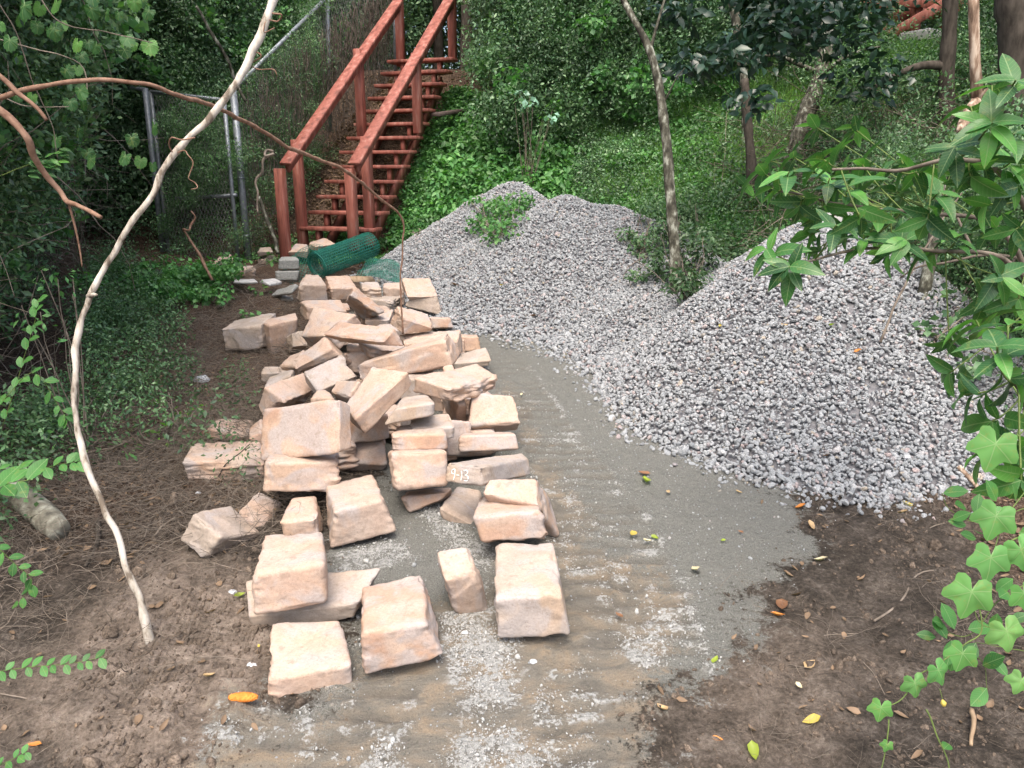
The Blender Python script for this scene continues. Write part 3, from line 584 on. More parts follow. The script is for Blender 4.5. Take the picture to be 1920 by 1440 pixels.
def stone_block(name, C, seed, label, rough=.5, sharp=.5):
    C = np.array(C); ctr = C.mean(0); C = C - ctr
    sx = np.linalg.norm(C[1] - C[0]) / 2; sy = np.linalg.norm(C[3] - C[0]) / 2; sz = np.linalg.norm(C[0] - C[7]) / 2; s = np.array([sx, sy, sz])
    g = np.random.default_rng(seed)
    r = min(.009 + .012 * (1 - sharp), s.min() * .7); p = CG * s; q = np.clip(p, -(s - r), s - r); d = p - q; L = np.linalg.norm(d, axis=1); d = d / np.maximum(L, 1e-9)[:, None]
    onb = L > 1e-9; p = np.where(onb[:, None], q + d * r, p) / s
    # chipped corners
    for k in range(2):
        cn = SGN[g.integers(0, 8)] * 1.; nrm = cn * g.uniform(.5, 1.4, 3); nrm /= np.linalg.norm(nrm); lim = (cn @ nrm) * g.uniform(.86, .95); e = p @ nrm - lim; p = p - np.outer(np.maximum(e, 0), nrm)
    p = p * 1.025
    w = np.ones((len(p), 8))
    for k in range(8): w[:, k] = np.prod((1 + SGN[k] * p) / 2, axis=1)
    V = w @ C
    fn = np.cross(V[CF[:, 1]] - V[CF[:, 0]], V[CF[:, 3]] - V[CF[:, 0]]); vn = np.zeros_like(V)
    for k in range(4): np.add.at(vn, CF[:, k], fn)
    vn /= np.linalg.norm(vn, axis=1)[:, None] + 1e-12
    wp = V + seed * 1.7
    mag = .5 + .5 * np.clip(s.min() / .08, .3, 1)
    disp = .0038 * fbm(wp / .11, 3, seed) + .0016 * fbm(wp / .03, 2, seed + 5)
    # split faces: ledges and broken ridges on two of the sides
    for f in range(2):
        ax, sg = ((0, 1), (0, -1), (0, -1), (1, 1))[g.integers(0, 4)] if rough < .9 else ((0, 1), (1, -1), (1, -1), (1, 1))[g.integers(0, 4)]
        rough = max(rough, .16) * (2.2 if rough < .9 and ax == 0 and f == 0 else 1); m = sstep(.55, .95, p[:, ax] * sg) * (1 - sstep(.9, 1.02, np.abs(p[:, 2])) * .5)
        a = wp / np.array([.09, .09, .028]); rid = np.abs(fbm(a, 3, seed + 11 + f)); st = np.round(fbm(wp / .06, 2, seed + 20) * 3) / 3
        disp = disp + m * rough * (.018 * (rid - .45) + .010 * st)
    groove = g.random()
    if groove < .45:                   # a shallow ledge worn across the block
        dr = g.normal(size=3); dr[2] *= .3; dr /= np.linalg.norm(dr); t = (V @ dr) / s.max() + .15 * fbm(wp / .08, 2, seed + 30); disp = disp - .007 * (sstep(-.05, .05, t) - .5)
    ed = sstep(.80, .97, np.sort(np.abs(p), axis=1)[:, 1]); disp = disp - ed * .005 * np.maximum(fbm(wp / .035, 3, seed + 40) + .1, 0) - ed * .010 * sstep(.45, .8, fbm(wp / .07, 2, seed + 41))
    V = V + vn * (disp * mag)[:, None]
    me = mesh_np(name, V, CF, True)
    return put(name, me, M_BLOCK, None, tuple(ctr), label, 'stone block', 'tan wall blocks heaped beside the path')
BLOCKS = {
'f1': [[-0.882, 2.572, 0.111], [-0.651, 2.641, 0.074], [-0.553, 2.36, 0.075], [-0.81, 2.281, 0.071], [-0.815, 2.288, -0.017], [-0.556, 2.365, -0.024], [-0.648, 2.649, -0.012], [-0.896, 2.574, 0.004]],
'f2': [[-0.572, 2.705, 0.175], [-0.35, 2.75, 0.21], [-0.294, 2.408, 0.204], [-0.508, 2.369, 0.19], [-0.513, 2.367, 0.025], [-0.235, 2.413, 0.065], [-0.316, 2.751, 0.056], [-0.561, 2.706, 0.021]],
'f3': [[-0.996, 2.901, 0.302], [-0.772, 2.947, 0.289], [-0.693, 2.626, 0.314], [-0.934, 2.573, 0.3], [-0.941, 2.567, 0.139], [-0.694, 2.621, 0.156], [-0.763, 2.944, 0.137], [-1.001, 2.894, 0.134]],
'f4': [[-1.067, 2.853, 0.124], [-0.53, 2.868, 0.169], [-0.576, 2.67, 0.13], [-0.994, 2.654, 0.083], [-0.991, 2.672, 0.0], [-0.614, 2.686, 0.043], [-0.575, 2.884, 0.085], [-1.025, 2.87, 0.043]],
'f5': [[-0.31, 2.831, 0.261], [-0.169, 2.847, 0.276], [-0.139, 2.696, 0.244], [-0.256, 2.676, 0.216], [-0.209, 2.746, 0.006], [-0.092, 2.766, 0.032], [-0.128, 2.919, 0.073], [-0.254, 2.9, 0.046]],
'f6': [[-0.06, 2.949, 0.24], [0.169, 2.945, 0.242], [0.172, 2.54, 0.247], [-0.062, 2.537, 0.221], [-0.054, 2.542, 0.05], [0.214, 2.542, 0.067], [0.196, 2.95, 0.073], [-0.051, 2.95, 0.058]],
'g1': [[-1.399, 3.192, 0.264], [-1.328, 3.445, 0.184], [-1.166, 3.355, 0.09], [-1.254, 3.105, 0.179], [-1.34, 3.101, 0.075], [-1.163, 3.371, 0.057], [-1.35, 3.446, 0.099], [-1.465, 3.183, 0.14]],
'g2': [[-1.254, 3.63, 0.18], [-1.129, 3.612, 0.134], [-1.185, 3.395, 0.077], [-1.286, 3.424, 0.165], [-1.328, 3.441, 0.07], [-1.182, 3.426, 0.033], [-1.169, 3.619, -0.0], [-1.297, 3.644, 0.074]],
'g3': [[-1.043, 3.466, 0.215], [-0.93, 3.481, 0.22], [-0.876, 3.252, 0.205], [-1.041, 3.235, 0.196], [-1.02, 3.232, 0.086], [-0.872, 3.258, 0.131], [-0.894, 3.459, 0.04], [-1.039, 3.45, 0.059]],
'g4': [[-0.888, 3.501, 0.265], [-0.678, 3.581, 0.287], [-0.575, 3.269, 0.29], [-0.772, 3.189, 0.269], [-0.803, 3.19, 0.086], [-0.517, 3.276, 0.13], [-0.646, 3.586, 0.119], [-0.887, 3.503, 0.089]],
'g5': [[-1.208, 3.72, 0.38], [-0.889, 3.794, 0.352], [-0.82, 3.504, 0.385], [-1.132, 3.427, 0.403], [-1.157, 3.413, 0.265], [-0.828, 3.485, 0.229], [-0.898, 3.776, 0.201], [-1.22, 3.703, 0.233]],
'g6': [[-1.225, 3.703, 0.579], [-0.815, 3.542, 0.68], [-0.805, 3.435, 0.446], [-1.223, 3.598, 0.352], [-1.177, 3.684, 0.324], [-0.76, 3.527, 0.44], [-0.776, 3.622, 0.631], [-1.188, 3.785, 0.538]],
'g7': [[-1.737, 4.074, 0.271], [-1.413, 4.183, 0.259], [-1.31, 3.914, 0.212], [-1.694, 3.816, 0.268], [-1.686, 3.822, 0.149], [-1.328, 3.924, 0.108], [-1.411, 4.188, 0.133], [-1.76, 4.083, 0.163]],
'g8': [[-1.801, 4.617, 0.246], [-1.601, 4.658, 0.226], [-1.544, 4.417, 0.185], [-1.787, 4.391, 0.259], [-1.778, 4.389, 0.178], [-1.564, 4.431, 0.167], [-1.602, 4.658, 0.157], [-1.818, 4.62, 0.182]],
'g9': [[-1.549, 4.415, 0.247], [-1.478, 4.441, 0.304], [-1.408, 4.205, 0.297], [-1.48, 4.185, 0.262], [-1.423, 4.2, 0.157], [-1.345, 4.223, 0.203], [-1.414, 4.457, 0.205], [-1.492, 4.432, 0.149]],
'g10': [[-0.907, 4.168, 0.322], [-0.727, 4.194, 0.301], [-0.672, 3.987, 0.187], [-0.931, 3.962, 0.209], [-0.936, 4.01, 0.127], [-0.71, 4.041, 0.124], [-0.725, 4.243, 0.221], [-0.94, 4.215, 0.237]],
'h1': [[-0.741, 4.039, 0.712], [-0.533, 3.888, 0.721], [-0.779, 3.723, 0.523], [-0.854, 3.881, 0.542], [-0.845, 3.922, 0.447], [-0.733, 3.763, 0.428], [-0.512, 3.932, 0.642], [-0.662, 4.085, 0.64]],
'h2': [[-0.566, 3.922, 0.581], [-0.446, 3.937, 0.593], [-0.373, 3.661, 0.627], [-0.56, 3.643, 0.604], [-0.626, 3.633, 0.515], [-0.38, 3.656, 0.561], [-0.411, 3.93, 0.517], [-0.6, 3.912, 0.495]],
'h3': [[-0.539, 4.204, 0.614], [-0.207, 4.577, 0.605], [-0.09, 4.435, 0.562], [-0.328, 4.065, 0.584], [-0.326, 4.075, 0.504], [-0.083, 4.441, 0.472], [-0.257, 4.58, 0.505], [-0.547, 4.211, 0.526]],
'h4': [[-0.215, 4.263, 0.501], [0.004, 4.286, 0.494], [0.053, 4.175, 0.354], [-0.239, 4.149, 0.35], [-0.243, 4.264, 0.269], [0.036, 4.288, 0.268], [0.013, 4.401, 0.416], [-0.244, 4.377, 0.417]],
'h5': [[-0.27, 4.098, 0.326], [-0.002, 4.111, 0.328], [0.018, 3.862, 0.401], [-0.274, 3.848, 0.394], [-0.277, 3.823, 0.308], [0.035, 3.839, 0.321], [0.013, 4.087, 0.245], [-0.277, 4.073, 0.237]],
'h6': [[-0.297, 3.362, 0.431], [0.055, 3.801, 0.316], [0.081, 3.723, 0.316], [-0.13, 3.287, 0.441], [-0.135, 3.268, 0.354], [0.095, 3.705, 0.231], [-0.011, 3.782, 0.226], [-0.3, 3.344, 0.344]],
'h7': [[-0.578, 3.812, 0.466], [-0.366, 3.841, 0.465], [-0.319, 3.589, 0.49], [-0.565, 3.561, 0.495], [-0.567, 3.552, 0.413], [-0.31, 3.582, 0.414], [-0.351, 3.83, 0.377], [-0.589, 3.801, 0.377]],
'h8': [[-0.529, 3.922, 0.475], [-0.332, 3.955, 0.486], [-0.286, 3.717, 0.485], [-0.496, 3.686, 0.484], [-0.497, 3.686, 0.408], [-0.29, 3.721, 0.422], [-0.325, 3.954, 0.404], [-0.528, 3.919, 0.391]],
'h9': [[-0.611, 3.71, 0.368], [-0.369, 3.762, 0.368], [-0.312, 3.503, 0.434], [-0.565, 3.453, 0.443], [-0.534, 3.41, 0.277], [-0.31, 3.462, 0.279], [-0.362, 3.72, 0.208], [-0.598, 3.668, 0.206]],
'h10': [[-0.536, 3.75, 0.131], [-0.309, 3.755, 0.15], [-0.302, 3.534, 0.218], [-0.535, 3.527, 0.19], [-0.494, 3.503, 0.116], [-0.344, 3.519, 0.176], [-0.312, 3.734, 0.088], [-0.51, 3.725, 0.052]],
'h11': [[-0.273, 3.73, 0.163], [-0.158, 3.735, 0.143], [-0.15, 3.433, 0.077], [-0.346, 3.45, 0.174], [-0.341, 3.461, 0.11], [-0.148, 3.445, 0.016], [-0.152, 3.738, 0.052], [-0.319, 3.745, 0.113]],
'h12': [[-0.147, 3.406, 0.253], [0.081, 3.422, 0.262], [0.116, 3.102, 0.311], [-0.167, 3.083, 0.291], [-0.125, 3.069, 0.177], [0.164, 3.084, 0.185], [0.118, 3.406, 0.139], [-0.146, 3.387, 0.122]],
'h13': [[-0.113, 3.345, 0.36], [0.106, 3.269, 0.393], [0.118, 3.161, 0.3], [-0.135, 3.252, 0.324], [-0.054, 3.405, 0.079], [0.218, 3.321, 0.077], [0.181, 3.441, 0.215], [-0.046, 3.513, 0.169]],
'h14': [[-0.408, 4.44, 0.619], [-0.343, 4.463, 0.628], [-0.252, 4.243, 0.447], [-0.307, 4.22, 0.441], [-0.339, 4.397, 0.211], [-0.262, 4.421, 0.22], [-0.358, 4.641, 0.4], [-0.436, 4.617, 0.39]],
'i1': [[-1.47, 4.519, 0.472], [-1.308, 4.797, 0.488], [-1.231, 4.753, 0.381], [-1.342, 4.481, 0.39], [-1.509, 4.545, 0.277], [-1.35, 4.815, 0.264], [-1.419, 4.855, 0.355], [-1.539, 4.578, 0.341]],
'i2': [[-1.262, 4.65, 0.531], [-1.062, 4.782, 0.607], [-0.941, 4.637, 0.513], [-1.152, 4.508, 0.449], [-1.156, 4.565, 0.376], [-0.951, 4.694, 0.44], [-1.065, 4.835, 0.52], [-1.27, 4.705, 0.45]],
'i3': [[-1.465, 5.152, 0.497], [-1.255, 5.178, 0.644], [-1.181, 5.03, 0.587], [-1.418, 5.01, 0.46], [-1.405, 5.035, 0.431], [-1.133, 5.051, 0.543], [-1.076, 5.161, 0.46], [-1.387, 5.151, 0.374]],
'i4': [[-1.598, 5.522, 0.435], [-1.463, 5.412, 0.503], [-1.504, 5.295, 0.404], [-1.641, 5.417, 0.38], [-1.583, 5.454, 0.28], [-1.442, 5.335, 0.319], [-1.393, 5.451, 0.415], [-1.532, 5.564, 0.354]],
'i5': [[-1.771, 5.462, 0.363], [-1.589, 5.511, 0.354], [-1.544, 5.368, 0.356], [-1.742, 5.316, 0.351], [-1.753, 5.323, 0.283], [-1.551, 5.369, 0.262], [-1.589, 5.511, 0.259], [-1.783, 5.464, 0.272]],
'i6': [[-1.646, 5.162, 0.367], [-1.485, 5.184, 0.414], [-1.449, 4.993, 0.422], [-1.615, 4.965, 0.353], [-1.585, 4.973, 0.262], [-1.416, 5.0, 0.327], [-1.449, 5.193, 0.325], [-1.616, 5.168, 0.271]],
'i7': [[-1.713, 6.008, 0.499], [-1.636, 6.074, 0.502], [-1.596, 6.032, 0.398], [-1.702, 5.965, 0.393], [-1.763, 6.093, 0.311], [-1.674, 6.162, 0.322], [-1.707, 6.208, 0.44], [-1.803, 6.141, 0.434]],
'i8': [[-1.467, 5.784, 0.742], [-1.118, 5.537, 0.729], [-1.292, 5.386, 0.606], [-1.532, 5.615, 0.554], [-1.492, 5.677, 0.472], [-1.217, 5.44, 0.496], [-1.078, 5.597, 0.642], [-1.386, 5.838, 0.635]],
'i9': [[-1.171, 5.266, 0.728], [-0.753, 4.961, 0.746], [-0.813, 4.85, 0.672], [-1.262, 5.158, 0.66], [-1.162, 5.194, 0.602], [-0.811, 4.895, 0.644], [-0.701, 4.979, 0.62], [-1.122, 5.295, 0.639]],
'i10': [[-1.156, 5.455, 0.541], [-1.007, 5.472, 0.525], [-0.982, 5.238, 0.561], [-1.119, 5.216, 0.563], [-1.06, 5.203, 0.453], [-0.973, 5.232, 0.478], [-1.0, 5.464, 0.431], [-1.129, 5.439, 0.421]],
'i11': [[-1.053, 5.264, 0.593], [-0.741, 5.318, 0.543], [-0.748, 5.143, 0.55], [-0.948, 5.085, 0.586], [-0.94, 5.081, 0.51], [-0.795, 5.149, 0.514], [-0.796, 5.317, 0.48], [-1.022, 5.256, 0.506]],
'i12': [[-0.926, 5.048, 0.523], [-0.41, 4.941, 0.715], [-0.414, 4.735, 0.715], [-0.982, 4.843, 0.527], [-0.966, 4.847, 0.425], [-0.375, 4.72, 0.543], [-0.331, 4.935, 0.578], [-0.902, 5.047, 0.402]],
'i13': [[-0.839, 5.802, 0.537], [-0.391, 5.823, 0.558], [-0.399, 5.612, 0.532], [-0.781, 5.588, 0.5], [-0.794, 5.601, 0.377], [-0.393, 5.627, 0.417], [-0.378, 5.826, 0.397], [-0.81, 5.809, 0.389]],
'i14': [[-0.717, 6.881, 0.474], [-0.557, 6.906, 0.462], [-0.527, 6.71, 0.485], [-0.704, 6.685, 0.498], [-0.68, 6.671, 0.41], [-0.506, 6.698, 0.405], [-0.547, 6.888, 0.359], [-0.717, 6.86, 0.364]],
'i15': [[-0.409, 6.297, 0.431], [-0.288, 6.309, 0.422], [-0.266, 6.112, 0.445], [-0.403, 6.101, 0.457], [-0.398, 6.083, 0.333], [-0.247, 6.1, 0.343], [-0.274, 6.294, 0.307], [-0.416, 6.28, 0.306]],
'i16': [[-0.411, 5.74, 0.392], [-0.199, 5.753, 0.444], [-0.145, 5.552, 0.392], [-0.424, 5.547, 0.367], [-0.414, 5.562, 0.292], [-0.188, 5.573, 0.341], [-0.183, 5.766, 0.363], [-0.409, 5.755, 0.316]],
'i17': [[-0.855, 5.836, 0.739], [-0.644, 5.941, 0.671], [-0.582, 5.739, 0.59], [-0.787, 5.639, 0.68], [-0.799, 5.651, 0.564], [-0.605, 5.773, 0.559], [-0.691, 5.957, 0.57], [-0.924, 5.842, 0.605]],
'i18': [[-1.23, 6.677, 0.536], [-1.014, 6.67, 0.577], [-1.019, 6.453, 0.519], [-1.23, 6.47, 0.516], [-1.215, 6.488, 0.456], [-1.045, 6.473, 0.466], [-1.012, 6.679, 0.482], [-1.216, 6.692, 0.462]],
'i19': [[-1.274, 6.415, 0.802], [-1.045, 6.443, 0.594], [-1.105, 6.403, 0.58], [-1.314, 6.363, 0.741], [-1.394, 6.564, 0.648], [-1.255, 6.603, 0.481], [-1.182, 6.65, 0.525], [-1.373, 6.617, 0.712]],
'i20': [[-1.795, 6.672, 0.649], [-1.493, 6.817, 0.633], [-1.391, 6.586, 0.57], [-1.698, 6.454, 0.635], [-1.702, 6.463, 0.507], [-1.421, 6.603, 0.474], [-1.516, 6.825, 0.501], [-1.811, 6.684, 0.532]],
'i21': [[-1.92, 7.357, 0.79], [-1.817, 7.428, 0.776], [-1.699, 7.186, 0.71], [-1.927, 7.115, 0.723], [-1.938, 7.144, 0.567], [-1.696, 7.217, 0.559], [-1.803, 7.448, 0.582], [-2.036, 7.368, 0.563]],
'i22': [[-1.757, 7.418, 0.767], [-1.552, 7.524, 0.754], [-1.441, 7.297, 0.67], [-1.657, 7.19, 0.679], [-1.664, 7.226, 0.565], [-1.47, 7.332, 0.552], [-1.574, 7.558, 0.633], [-1.781, 7.452, 0.645]],
'i23': [[-1.429, 7.444, 0.697], [-1.28, 7.497, 0.699], [-1.207, 7.301, 0.658], [-1.394, 7.252, 0.673], [-1.353, 7.28, 0.525], [-1.199, 7.324, 0.494], [-1.27, 7.518, 0.528], [-1.43, 7.467, 0.533]],
'i24': [[-1.246, 7.678, 0.661], [-1.062, 7.701, 0.666], [-1.037, 7.501, 0.633], [-1.231, 7.484, 0.648], [-1.219, 7.503, 0.473], [-1.038, 7.523, 0.47], [-1.058, 7.719, 0.489], [-1.248, 7.698, 0.488]],
'i25': [[-1.009, 7.265, 0.763], [-0.769, 7.362, 0.756], [-0.677, 7.139, 0.617], [-0.939, 7.042, 0.624], [-0.932, 7.096, 0.585], [-0.68, 7.194, 0.585], [-0.775, 7.408, 0.686], [-1.025, 7.309, 0.687]],
'i26': [[-0.928, 7.381, 0.588], [-0.72, 7.414, 0.591], [-0.679, 7.132, 0.612], [-0.909, 7.1, 0.613], [-0.979, 7.099, 0.531], [-0.643, 7.107, 0.442], [-0.705, 7.392, 0.431], [-0.973, 7.37, 0.468]],
'i27': [[-2.283, 6.425, 0.531], [-1.94, 6.398, 0.591], [-1.974, 6.082, 0.541], [-2.294, 6.116, 0.507], [-2.283, 6.136, 0.324], [-1.974, 6.1, 0.35], [-1.93, 6.413, 0.387], [-2.255, 6.445, 0.349]],
'i28': [[-2.014, 6.216, 0.557], [-1.767, 6.366, 0.595], [-1.709, 6.222, 0.568], [-1.902, 6.075, 0.542], [-1.923, 6.136, 0.287], [-1.783, 6.275, 0.283], [-1.857, 6.436, 0.373], [-2.072, 6.308, 0.415]],
'i29': [[-1.043, 4.564, 0.501], [-0.867, 4.333, 0.559], [-0.929, 4.27, 0.481], [-1.078, 4.507, 0.444], [-1.012, 4.54, 0.355], [-0.856, 4.305, 0.397], [-0.791, 4.368, 0.48], [-0.961, 4.601, 0.427]],
'i30': [[-1.162, 4.552, 0.453], [-1.125, 4.583, 0.444], [-1.023, 4.389, 0.442], [-1.159, 4.357, 0.451], [-1.162, 4.356, 0.337], [-1.035, 4.388, 0.328], [-1.113, 4.583, 0.33], [-1.19, 4.551, 0.339]],
'j1': [[-2.451, 9.65, 0.89], [-2.311, 9.841, 0.931], [-2.13, 9.694, 0.866], [-2.345, 9.509, 0.847], [-2.357, 9.544, 0.79], [-2.207, 9.724, 0.793], [-2.327, 9.863, 0.828], [-2.491, 9.678, 0.81]],
'j2': [[-2.644, 9.742, 0.862], [-2.505, 9.753, 0.856], [-2.433, 9.511, 0.803], [-2.683, 9.493, 0.785], [-2.697, 9.534, 0.741], [-2.457, 9.536, 0.702], [-2.489, 9.775, 0.744], [-2.686, 9.768, 0.764]],
'j3': [[-3.099, 9.785, 0.818], [-2.987, 9.84, 0.823], [-2.893, 9.623, 0.773], [-3.056, 9.573, 0.787], [-3.071, 9.59, 0.721], [-2.901, 9.652, 0.755], [-2.963, 9.852, 0.74], [-3.125, 9.795, 0.728]],
'j4': [[-3.124, 9.835, 0.701], [-2.957, 9.906, 0.72], [-2.859, 9.66, 0.668], [-3.072, 9.6, 0.69], [-3.083, 9.616, 0.623], [-2.879, 9.677, 0.606], [-2.947, 9.911, 0.61], [-3.147, 9.846, 0.613]],
'j5': [[-3.525, 9.552, 0.73], [-3.416, 9.638, 0.759], [-3.25, 9.349, 0.682], [-3.497, 9.269, 0.671], [-3.539, 9.314, 0.564], [-3.231, 9.385, 0.54], [-3.361, 9.664, 0.583], [-3.588, 9.585, 0.579]],
'j6': [[-3.19, 9.19, 0.651], [-3.014, 9.249, 0.664], [-2.92, 9.004, 0.635], [-3.148, 8.95, 0.641], [-3.151, 8.964, 0.545], [-2.942, 9.02, 0.547], [-2.996, 9.253, 0.535], [-3.206, 9.197, 0.529]],
'j7': [[-2.575, 8.852, 0.793], [-2.423, 8.908, 0.793], [-2.337, 8.694, 0.781], [-2.543, 8.64, 0.786], [-2.556, 8.646, 0.679], [-2.34, 8.701, 0.675], [-2.403, 8.911, 0.672], [-2.6, 8.855, 0.674]],
'j8': [[-2.623, 8.866, 0.646], [-2.402, 8.912, 0.646], [-2.332, 8.668, 0.661], [-2.588, 8.622, 0.662], [-2.572, 8.616, 0.563], [-2.365, 8.661, 0.557], [-2.398, 8.901, 0.525], [-2.626, 8.855, 0.529]],
'j9': [[-2.549, 8.02, 0.654], [-2.499, 8.306, 0.63], [-2.416, 8.282, 0.596], [-2.46, 7.992, 0.607], [-2.459, 7.996, 0.581], [-2.419, 8.285, 0.563], [-2.538, 8.31, 0.599], [-2.588, 8.022, 0.619]],
'j10': [[-2.9, 8.271, 0.626], [-2.725, 8.352, 0.62], [-2.616, 8.115, 0.616], [-2.837, 8.035, 0.627], [-2.836, 8.04, 0.605], [-2.619, 8.12, 0.594], [-2.709, 8.351, 0.578], [-2.918, 8.27, 0.585]],
'j11': [[-2.386, 7.986, 0.557], [-2.141, 7.759, 0.647], [-2.151, 7.666, 0.57], [-2.433, 7.9, 0.506], [-2.408, 7.923, 0.481], [-2.163, 7.689, 0.55], [-2.1, 7.78, 0.618], [-2.353, 8.011, 0.54]],
'j12': [[-2.348, 8.011, 0.485], [-2.237, 8.045, 0.493], [-2.194, 7.847, 0.472], [-2.302, 7.819, 0.485], [-2.303, 7.828, 0.45], [-2.199, 7.856, 0.437], [-2.227, 8.044, 0.42], [-2.356, 8.013, 0.422]],
'j13': [[-1.517, 7.547, 0.747], [-1.405, 7.904, 0.698], [-1.365, 7.877, 0.659], [-1.514, 7.521, 0.71], [-1.512, 7.529, 0.693], [-1.371, 7.886, 0.646], [-1.435, 7.915, 0.69], [-1.567, 7.558, 0.74]],
'k1': [[-0.516, 4.238, 0.35], [-0.347, 4.017, 0.421], [-0.345, 3.953, 0.249], [-0.527, 4.172, 0.169], [-0.399, 4.26, 0.132], [-0.22, 4.04, 0.21], [-0.219, 4.106, 0.389], [-0.391, 4.327, 0.316]]}
LABELS = {
'f1': 'pale pink block at the very front of the heap, left of the tall peach one',
'f2': 'large peach block at the front with bulging rough right flank',
'f3': 'cream topped block with a vertical crack, stacked on a wide slab at the front left',
'f4': 'low wide pinkish slab underneath the cracked front block',
'f5': 'narrow block standing on end, leaning alone between the two front rows',
'f6': 'pinkish block with a notched left edge at the front right on the path',
'g1': 'block tipped over at the left edge of the heap with a dark brown underside',
'g2': 'slim tan block tipped against the brown bottomed one at the left',
'g3': 'small whitish topped block between the tipped slim block and a big square one',
'g4': 'big square tan block with a wavy eroded left corner, standing in white powder',
'g5': 'block with a coarse pitted face under the striped block',
'g6': 'long tilted block with a grey stripe across its peach face, on top of the heap',
'g7': 'long low block in the mud with a dark twig lying over its ragged front',
'g8': 'flat reddish tan slab furthest left behind the block with the twig',
'g9': 'small tan wedge tucked between the flat reddish slab and the striped block',
'g10': 'smooth tan block tipped beside the striped block with a black shaded underside',
'h1': 'yellowish block leaning diagonally on the heap, right of the striped block',
'h2': 'thin slab with a ridged top propped under the leaning yellowish block',
'h3': 'long weathered white and yellow block crowning the heap near the path',
'h4': 'square orange tan block facing up above the thin dark gapped slab at the path edge',
'h5': 'thin flat slab directly below the square orange tan block at the path edge',
'h6': 'low block with a chalk date written on its left end',
'h7': 'dirty topped block forming the top of the short neat stack',
'h8': 'pale block lying behind the top of the short neat stack',
'h9': 'smooth grey tinged block in the middle of the short neat stack',
'h10': 'rounded block at the bottom of the short neat stack touching white powder',
'h11': 'flat grey topped tan block wedged left of the two leaning ones at the path',
'h12': 'brown faced block leaning forward above the notched front right block',
'h13': 'tall block standing behind the forward leaning brown faced one on the path side',
'h14': 'narrow tan slab on edge, left of the square orange tan block',
'i1': 'rough split faced block at the left flank of the heap behind the striped block',
'i2': 'crumbly pinkish block with a pitted face behind the leaning yellowish block',
'i3': 'angled block with a bluish white ridge in the middle left of the heap',
'i4': 'plain pale block half hidden left of the bluish ridged block',
'i5': 'short reddish block with a grained edge on the left rim of the heap',
'i6': 'small whitish block lying under the reddish grained one on the left rim',
'i7': 'small rounded pale block beside the two grey tan standing blocks',
'i8': 'large flat pinkish slab tilted upright at the back middle of the heap',
'i9': 'long whitish flat block with a flaking lower edge on top of the middle heap',
'i10': 'dark layered rough block in the hollow under the long whitish one',
'i11': 'pinkish rough block wedged above the longest brown block',
'i12': 'longest block of the heap, smooth orange brown with a wavy top edge',
'i13': 'flat yellow topped block behind the longest brown one, the bare vine ending on it',
'i14': 'small square tan block at the path edge behind the yellow topped one',
'i15': 'speckled tan block on the path edge right of the yellow topped one',
'i16': 'tan slab tilted onto the path behind the weathered white block',
'i17': 'pinkish pointed block with a bare vine hanging in front of it',
'i18': 'low rounded tan block left of the pinkish pointed one',
'i19': 'slanting narrow block with dark layered side near the back of the heap',
'i20': 'tan block under the upright rear one, above the pinkish tilted slab',
'i21': 'upright block with a peaked top at the rear left of the heap',
'i22': 'flat white topped block at the rear of the heap next to the mesh roll',
'i23': 'small dark textured block between the white topped one and the rear row',
'i24': 'plain square block in the rear row, just left of the tall stack by the gravel',
'i25': 'upper block of the rear right stack next to the gravel',
'i26': 'lower block of the rear right stack next to the gravel',
'i27': 'large grey tan block standing apart at the left edge by the weeds',
'i28': 'tall squarish grey tan block beside the large one at the left by the weeds',
'i29': 'small pitted whitish block peeking out behind the leaning yellowish block',
'i30': 'small yellow wedge showing above the striped block',
'j1': 'clean cream block at the foot of the red stairs, right behind the mesh roll',
'j2': 'rounded tan block partly under green mesh, by the left stair post',
'j3': 'orange tan block on top near the galvanised gate post',
'j4': 'pale block below the orange tan one near the galvanised gate post',
'j5': 'big weathered boulder shaped block left of the gate post among weeds',
'j6': 'weathered block half hidden by weeds in front of the gate post',
'j7': 'grey hollow concrete block, upper one beneath the green mesh',
'j8': 'grey concrete block at the bottom beneath the green mesh',
'j9': 'thin pale grey paver lying right of the weeds below the mesh',
'j10': 'thin pale grey paver lying among the weeds at the left',
'j11': 'thin grey slab tilted against the rear left blocks',
'j12': 'small grey broken piece on the ground below the tilted thin slab',
'k1': 'shaded block deep inside the gap between the neat stack and the path edge slabs'}
GREY = {'j7': M_CINDER, 'j8': M_CINDER, 'j9': M_PAVER, 'j10': M_PAVER, 'j11': M_CINDER, 'j12': M_CINDER}
for k, (n_, C) in enumerate(BLOCKS.items()):
    if n_ == 'j13': continue
    rough = 1.0 if n_ in ('i1', 'i2', 'i10', 'i11', 'i19', 'i23', 'h3', 'g5', 'g7', 'j5', 'j6') else .16
    o = stone_block('stone_block', C, 300 + k * 7, LABELS[n_], rough * (.25 if n_ == 'h6' else 1), .75 if n_[0] == 'i' else .45)
    if n_ in GREY:
        o.data.materials[0] = GREY[n_]; o.name = 'paver' if n_ in ('j9', 'j10') else 'concrete_block'; o['category'] = 'paver' if n_ in ('j9', 'j10') else 'concrete block'; o['group'] = 'grey masonry lying by the mesh roll'
    if n_ == 'h6':
        C6 = np.array(C); d_, c_, h_ = C6[3], C6[2], C6[7]; a_, e_ = C6[0], C6[4]; B6 = o
